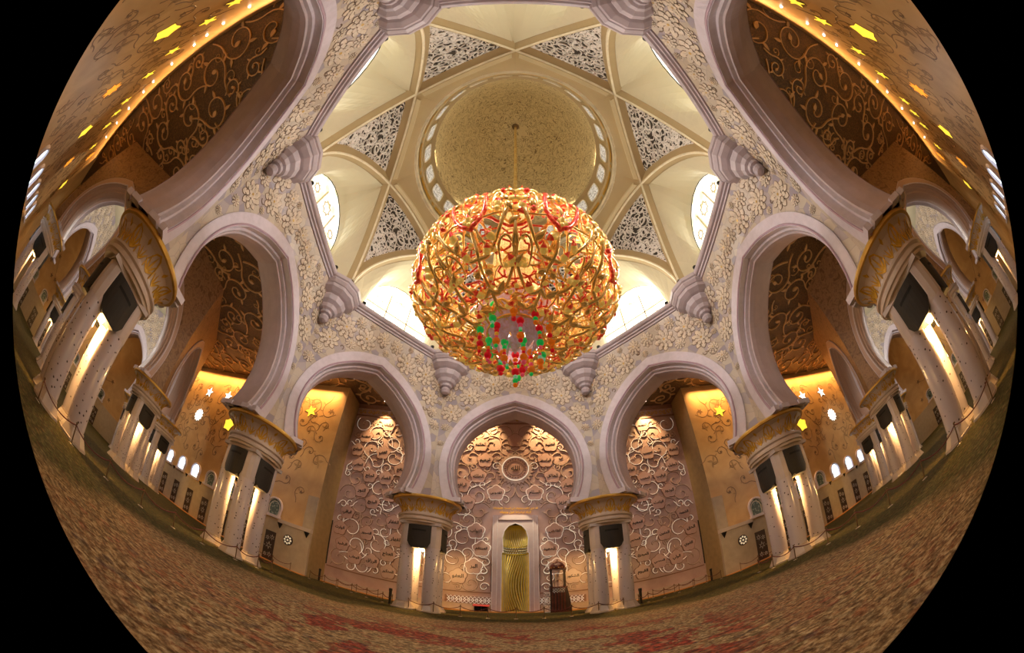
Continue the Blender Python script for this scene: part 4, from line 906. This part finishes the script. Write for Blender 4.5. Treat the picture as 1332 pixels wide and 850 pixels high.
def motif(m, f, big=1.0, seed=0):
    q = random.Random(seed)
    vine(m, [(0, .03), (.05, .12), (-.04, .22), (.04, .33), (0, .42), (0, .5)], f, .085 * big, .10 * big)
    trefoil(m, f, 0, .90, PI / 2, .95 * big); trefoil(m, f, 0, .46, PI / 2, .6 * big)
    for s in (-1, 1):
        vine(m, [(0, .44), (.2 * s, .47), (.36 * s, .55), (.38 * s, .66), (.24 * s, .78), (.05 * s, .87), (0, .92)], f, .12 * big, .09 * big, 'vine_red' if seed % 2 == 0 else 'vine_gold')
        vine(m, [(0, .5), (.1 * s, .56), (.2 * s, .62), (.12 * s, .7), (.02 * s, .66)], f, .09 * big, .06 * big)
        leaf_at(m, f, .14 * s, .66, PI / 2 + s * .6, .6 * big, .2 * big)
        vine(m, [(0, .30), (.25 * s, .30), (.52 * s, .36), (.74 * s, .46), (.80 * s, .58), (.68 * s, .66), (.54 * s, .62), (.53 * s, .53), (.63 * s, .51)], f, .11 * big, .06 * big)
        vine(m, [(0, .16), (.32 * s, .13), (.66 * s, .16), (.92 * s, .24), (.95 * s, .34), (.76 * s, .38), (.58 * s, .33), (.60 * s, .25), (.74 * s, .25)], f, .10 * big, .05 * big)
        vine(m, [(0, .08), (.45 * s, .05), (.95 * s, .07), (1.3 * s, .02)], f, .09, .05)
        vine(m, [(.74 * s, .46), (.92 * s, .55), (.98 * s, .68), (.86 * s, .79), (.66 * s, .82), (.55 * s, .76), (.62 * s, .70), (.74 * s, .72)], f, .10 * big, .05 * big)
        vine(m, [(.90 * s, .77), (.80 * s, .90), (.62 * s, .96), (.45 * s, .93), (.44 * s, .86), (.54 * s, .85)], f, .10 * big, .06 * big, 'vine_red' if seed % 2 == 0 else 'vine_gold')
        vine(m, [(.36 * s, .60), (.48 * s, .70), (.44 * s, .8), (.33 * s, .84), (.27 * s, .80)], f, .08 * big, .05 * big)
        vine(m, [(.95 * s, .34), (1.0 * s, .44), (.92 * s, .50)], f, .08, .05)
        for x, y, a, L in ((.63, .51, 1.4, .5), (.52, .36, 2.2, .5), (.80, .56, .3, .55), (.74, .25, .2, .45), (.32, .13, 1.0, .5), (.92, .24, .9, .55), (.74, .72, 1.2, .5), (.92, .56, 2.6, .45), (.66, .82, 1.9, .6), (.54, .85, -.5, .5), (.62, .96, 1.3, .7), (.27, .80, -1.6, .45), (.48, .70, .4, .5), (.38, .62, 2.9, .4), (.92, .50, 2.0, .45), (.25, .30, 1.3, .45), (.98, .68, .4, .5), (.45, .05, .8, .4), (.3, .22, 2.4, .35))[:8 if seed else 99]:
            leaf_at(m, f, x * s, y, a if s > 0 else PI - a, L * big * 1.3, .19 * big, q.random() < .75)
        for x, y in ((.63, .51), (.74, .25), (.74, .72), (.54, .85), (.12, .7)): m.ball(f(x * s, y, .12), .15 * big, 'vine_pale' if q.random() < .5 else 'vine_red', 7, 5)
for lay, (off, half, ph, big) in enumerate(((0, R(22.5), R(22.5), 1.0), (-.42, R(22.5), 0, .62))):
    for k in range(8):
        m = MB(); motif(m, basket(ph + k * PI / 4, half, off), big, lay)
        link('scroll_panel', m.mesh('scroll_panel', True), ch)
m = MB(); f = basket(0, PI, -.1)
for y, r in ((.0, .09), (.5, .06)): m.tube([f(-1 + 2 * i / 72, y + (.008 * sin(i * 1.3) if y else 0)) for i in range(72)], r, 'vine_gold', 6, closed=True)
q = random.Random(8)
for i in range(150):   # dense small tendrils of the lower bowl
    x = q.uniform(-1, 1); y = q.uniform(.05, .42); r = q.uniform(.03, .055); P_ = [(a, b) for a, b in [(x + (u - x) * 1.7, v) for u, v in spiral(x, y, r, .9, q.uniform(0, 6.28), q.choice((-1, 1)), 8)]]
    m.tube([f(a, max(.0, b), q.uniform(-.3, .1)) for a, b in P_], .05, q.choice(('vine_gold', 'vine_gold', 'vine_red')), 5); leaf_at(m, f, P_[-1][0], max(.01, P_[-1][1]), q.uniform(0, 6.28), .35, .11)
lt = link('lower_tendrils', m.mesh('lower_tendrils', True), ch); lt['kind'] = 'stuff'
m = MB(); q = random.Random(77)
for i in range(40):
    x = q.uniform(-1, 1); y = q.uniform(.28, .97); r = q.uniform(.06, .115); rr = mer(y)[0]; kx_ = LEN[-1] / (rr * PI)
    P_ = [(x + (u - x) * kx_, v) for u, v in spiral(x, y, r, q.uniform(.7, 1.1), q.uniform(0, 6.28), q.choice((-1, 1)), 10, tail=r)]; o_ = q.uniform(-.5, .12)
    P_ = [(u, min(.995, max(.01, v))) for u, v in P_]
    m = MB(); m.tube([f(u, v, o_) for u, v in P_], lambda t: .085 - .03 * t, q.choice(('vine_gold', 'vine_gold', 'vine_red')), 5); leaf_at(m, f, P_[-1][0], P_[-1][1], q.uniform(0, 6.28), .75, .22); leaf_at(m, f, P_[5][0], P_[5][1], q.uniform(0, 6.28), .6, .18, q.random() < .6); link('leafy_scroll', m.mesh('leafy_scroll', True), ch)
m = MB()   # amber glass tower standing inside the basket
m.lathe([(1.3, 14.8), (1.35, 16.2), (1.1, 16.3), (1.1, 17.8), (1.3, 17.9), (1.3, 19.4), (1.1, 19.5), (1.1, 21.2), (1.25, 21.3), (1.2, 22.8), (1.1, 23.3), (1.1, 24.4), (.6, 25.0), (.0, 25.2)], 20, 'tower_amber'); link('glass_tower', m.mesh('glass_tower'), ch)
m = MB()
for k in range(10):
    a = k * PI / 5
    m.tube([((.5 + 1.0 * sin(t * PI)) * cos(a), (.5 + 1.0 * sin(t * PI)) * sin(a), 25.0 + 3.0 * t) for t in [i / 8 for i in range(9)]], .07, 'vine_gold', 5); lump(m, Vector((1.1 * cos(a), 1.1 * sin(a), 27.2)), Vector((cos(a), sin(a), 1)), Vector((-sin(a), cos(a), 0)), .8, .25, .15)
m.lathe([(.0, 24.8), (.6, 25), (.5, 26.5), (.3, 28), (.0, 29.2)], 10, 'vine_gold'); link('crown', m.mesh('crown', True), ch)
m = MB(); m.tube([(0, 0, 28.5), (0, 0, 58.6)], .19, 'vine_gold', 8); m.lathe([(.0, 58.7), (.55, 58.7), (.5, 58.2), (.13, 57.6)], 16, 'inlay_brown'); link('hanging_rod', m.mesh('hanging_rod', True), ch)
# lilac crystal scales in the bottom opening
for z, r, n, h, ph in ((14.5, 1.75, 11, 1.2, 0), (13.9, 1.42, 10, 1.15, .3), (13.3, 1.0, 8, 1.1, .1), (12.75, .55, 6, .9, .5)):
    for k in range(n):
        a = ph + 2 * PI * k / n; w = PI / n * 1.1; m = MB()
        def sp(t, u): rr = r * (1 + .10 * (1 - u * u)) * (1 - .33 * t); return (rr * cos(a + w * u * (1 - max(0, t - .35) ** 1.5 * 1.7)), rr * sin(a + w * u * (1 - max(0, t - .35) ** 1.5 * 1.7)), z - h * t)
        m.grid([[sp(t, u) for u in (-1, -.5, 0, .5, 1)] for t in (0, .25, .5, .75, 1)], 'crystal_lilac'); link('crystal_scale', m.mesh('crystal_scale', True), ch)
q = random.Random(4)
def strand(x, y, z0, n, big):
    m = MB(); z = z0; i = q.randrange(6)
    for j in range(n):
        r = big if j % 4 == 0 else big * q.uniform(.45, .68); mt = ('bead_red', 'bead_amber', 'bead_pink', 'bead_mint', 'bead_green', 'bead_orange')[(i + j) % 6] if j % 4 else q.choice(('bead_red', 'bead_green', 'bead_orange', 'bead_red'))
        z -= r; m.ball((x, y, z), r, mt, 10, 7); z -= r * .95
    link('bead_strand', m.mesh('bead_strand', True), ch)
for r, n, z0, cnt, ph in ((1.66, 11, 14.1, 7, .1), (1.2, 7, 13.2, 6, .4), (.68, 5, 12.5, 6, .2)):
    for k in range(n): a = ph + 2 * PI * k / n; strand(r * cos(a), r * sin(a), z0 + q.uniform(-.15, .15), cnt, .175)
strand(0, 0, 12.3, 8, .18)
kids_index()
# small twins hang in the side domes
for s, sd in ((-1, 'left'), (1, 'right')):
    m = MB(); c = thing('chandelier', 'small distant gold and red chandelier in the %s side dome, glimpsed through the arch' % sd, 'chandelier', (s * NX, 0, 0))
    m.lathe([(.05, 15), (.05, 36.5)], 8, 'gold'); link('hanging_rod', m.mesh('hanging_rod'), c)
    m = MB(); q = random.Random(2)
    for i in range(150):
        t = q.uniform(.1, 3.0); a = q.uniform(0, 6.28); p = Vector((2.2 * sin(t) * cos(a), 2.2 * sin(t) * sin(a), 14.2 - 1.6 * cos(t))); lump(m, p, Vector((q.uniform(-1, 1), q.uniform(-1, 1), q.uniform(-1, 1))), Vector((cos(a), sin(a), .1)), .7, .17, .1)
    for k in range(12): a = k * PI / 6; m.tube([(2.2 * sin(t) * cos(a + t * .4), 2.2 * sin(t) * sin(a + t * .4), 14.2 - 1.6 * cos(t)) for t in [.2 + 2.7 * i / 12 for i in range(13)]], .07, 'vine_gold', 5)
    link('scroll_basket', m.mesh('scroll_basket', True), c)

# ------------------------------------------------------------------ light
def area(name, loc, rot, sx, sy, e, col):
    l = bpy.data.lights.new(name, 'AREA'); l.shape = 'RECTANGLE'; l.size = sx; l.size_y = sy; l.energy = e; l.color = col; o = bpy.data.objects.new(name, l); COL.objects.link(o); o.location = loc; o.rotation_euler = rot; return o
def aim(o, tgt): o.rotation_euler = (Vector(tgt) - o.location).to_track_quat('-Z', 'Y').to_euler()
WARM = (1, .50, .16); CREAM = (1, .86, .66); COOL = (.93, .94, 1)
# daylight arriving through the clerestory windows
for k in range(8):
    q_ = R(45 * k); D = 17.2; o = area('clerestory_daylight', (-D * sin(q_), D * cos(q_), 29), (0, 0, 0), 7, 5, (260, 210, 90, 35, 25, 35, 90, 210)[k], (1, .95, .86)); aim(o, (0, 0, 27))
# cove lamps on the cornice ledge washing the drum and dome
for k in range(8):
    q_ = R(22.5 + 45 * k); r = 15.2; o = area('cove_lamp', (-r * sin(q_), r * cos(q_), 25.6), (0, 0, 0), 1.5, 1.5, 20, CREAM); aim(o, (0, 0, 46))
for k in range(8):
    q_ = R(45 * k); r = 9.3; o = area('dome_cove_lamp', (-r * sin(q_), r * cos(q_), 41.6), (0, 0, 0), 2, .5, 170, (1, .82, .52)); aim(o, (0, 0, 56))
# the cornice spotlights shine across onto the opposite spandrels
for k in range(8):
    q_ = R(45 * k); r = 15.2
    l = bpy.data.lights.new('spandrel_spot', 'SPOT'); l.energy = 6000; l.spot_size = R(95); l.spot_blend = .8; l.color = (1, .90, .86); l.shadow_soft_size = .5
    o = bpy.data.objects.new('spandrel_spot', l); COL.objects.link(o); o.location = (-r * sin(q_), r * cos(q_), 24.4); aim(o, (17 * sin(q_), -17 * cos(q_), 13))
# lamps inside the chandelier
l = bpy.data.lights.new('chandelier_lamps', 'POINT'); l.energy = 260; l.color = (1, .80, .52); l.shadow_soft_size = 1.4; o = link('chandelier_lamps', l, loc=(0, 0, 21)); o.location = (2.6, -1.5, 17.5)
l = bpy.data.lights.new('chandelier_lamps', 'POINT'); l.energy = 260; l.color = (1, .80, .52); l.shadow_soft_size = 1.4; o = link('chandelier_lamps', l, loc=(-2.6, -1.5, 17.5))
l = bpy.data.lights.new('chandelier_lamps', 'POINT'); l.energy = 25; l.color = (1, .85, .8); l.shadow_soft_size = .5; o = link('chandelier_lamps', l, loc=(0, 0, 12.2))
# wall washers along the ambulatory ceiling
for s in (-1, 1):
    for x0, x1 in ((23, 43), (43, 62)):
        o = area('wall_washer', (s * (x0 + x1) / 2, YO - 1.1, H - .25), (0, 0, 0), x1 - x0, .5, 1600, WARM); aim(o, (s * (x0 + x1) / 2, YO, 12))
        o.rotation_euler = (R(24), 0, 0); o.data.spread = R(75)
    for x0, x1 in ((1, 20), (20, 40), (40, 62)):
        o = area('wall_washer', (s * (x0 + x1) / 2, YR + .9, H - .25), (R(22), 0, 0), x1 - x0, .4, 650, (1, .56, .22)); o.rotation_euler = (R(-20), 0, 0); o.data.spread = R(70)
for x in (-17.5, -12, -6.5, -3.4, 3.4, 6.5, 12, 17.5):
    l = bpy.data.lights.new('relief_spot', 'SPOT'); l.energy = 6500; l.spot_size = R(70); l.spot_blend = .9; l.color = (1, .62, .26); l.shadow_soft_size = .15
    o = bpy.data.objects.new('relief_spot', l); COL.objects.link(o); o.location = (x, YM - 1.6, H - .3); aim(o, (x, YM, 21.5))
    m = MB(); m.lathe([(0, 0), (.11, 0), (.13, .1), (0, .12)], 10, 'spot_glow'); o = m.build('ceiling_spot', loc=(x, YM - 1.6, H - .12)); tag(o, 'small glowing ceiling spot over the relief wall, %s' % ('%d metres %s of the middle' % (round(abs(x)), 'left' if x < 0 else 'right')), 'spotlight', 'ceiling spots over the relief wall')
for s in (-1, 1):
    area('relief_fill', (s * 12, YM - 6, H - .4), (R(-38), 0, 0), 18, 2, 850, (1, .84, .80))
    area('ambulatory_fill', (s * 28, 2, 1.4 + 8.0), (PI, 0, 0), 5, 14, 500, (1, .74, .46))
    for y in (-16, 19): area('ceiling_wash', (s * 27, y, 12), (PI, 0, 0), 14, 3, 300, (1, .72, .40))
    l = bpy.data.lights.new('side_dome_fill', 'POINT'); l.energy = 4200; l.color = (1, .92, .84); l.shadow_soft_size = 1.5; link('side_dome_fill', l, loc=(s * NX, 0, 21))  # unseen point light added to brighten the side dome interior
    l = bpy.data.lights.new('end_wall_lamp', 'POINT'); l.energy = 2500; l.color = (1, .72, .4); l.shadow_soft_size = 1; link('end_wall_lamp', l, loc=(s * 75, 3, 20))
l = bpy.data.lights.new('niche_fill_spot', 'SPOT'); l.energy = 2200; l.spot_size = R(50); l.color = (1, .86, .5); o = bpy.data.objects.new('niche_fill_spot', l); COL.objects.link(o); o.location = (0, YM - 4, 16); aim(o, (0, YM + .5, 5))  # unseen spot light added in mid-air to brighten the gold niche
W = bpy.data.worlds.new('world'); C.scene.world = W; W.use_nodes = True; W.node_tree.nodes['Background'].inputs[0].default_value = (.02, .02, .03, 1); W.node_tree.nodes['Background'].inputs[1].default_value = .2

# ------------------------------------------------------------------ camera: fisheye lens (its own theta-of-radius polynomial), looking 48 degrees up
cam = bpy.data.cameras.new('camera'); co = bpy.data.objects.new('camera', cam); COL.objects.link(co); C.scene.camera = co
co.location = (0, -11.6484, 2.0014); co.rotation_euler = (R(90 + 48.18284), 0, 0)
C.scene.render.engine = 'CYCLES'
cam.type = 'PANO'; cam.panorama_type = 'FISHEYE_LENS_POLYNOMIAL'; cam.sensor_fit = 'HORIZONTAL'; cam.sensor_width = 36; cam.fisheye_fov = 2 * 1.643363
cam.fisheye_polynomial_k0 = 0; cam.fisheye_polynomial_k1 = -.07901975270213392; cam.fisheye_polynomial_k2 = -.0006284365985899993; cam.fisheye_polynomial_k3 = 5.8379606658828775e-05; cam.fisheye_polynomial_k4 = -3.832473827451071e-06
cam.shift_x = -(670.4 - 666) / 1332; cam.shift_y = -(425 - 403.736) / 850; cam.clip_end = 500
vs = C.scene.view_settings; vs.view_transform = 'Standard'; vs.look = 'None'; vs.gamma = 1; vs.use_curve_mapping = False; vs.exposure = 0.0
cy = C.scene.cycles; cy.use_denoising = True; cy.max_bounces = 6; cy.diffuse_bounces = 4; cy.glossy_bounces = 3; cy.sample_clamp_indirect = 4
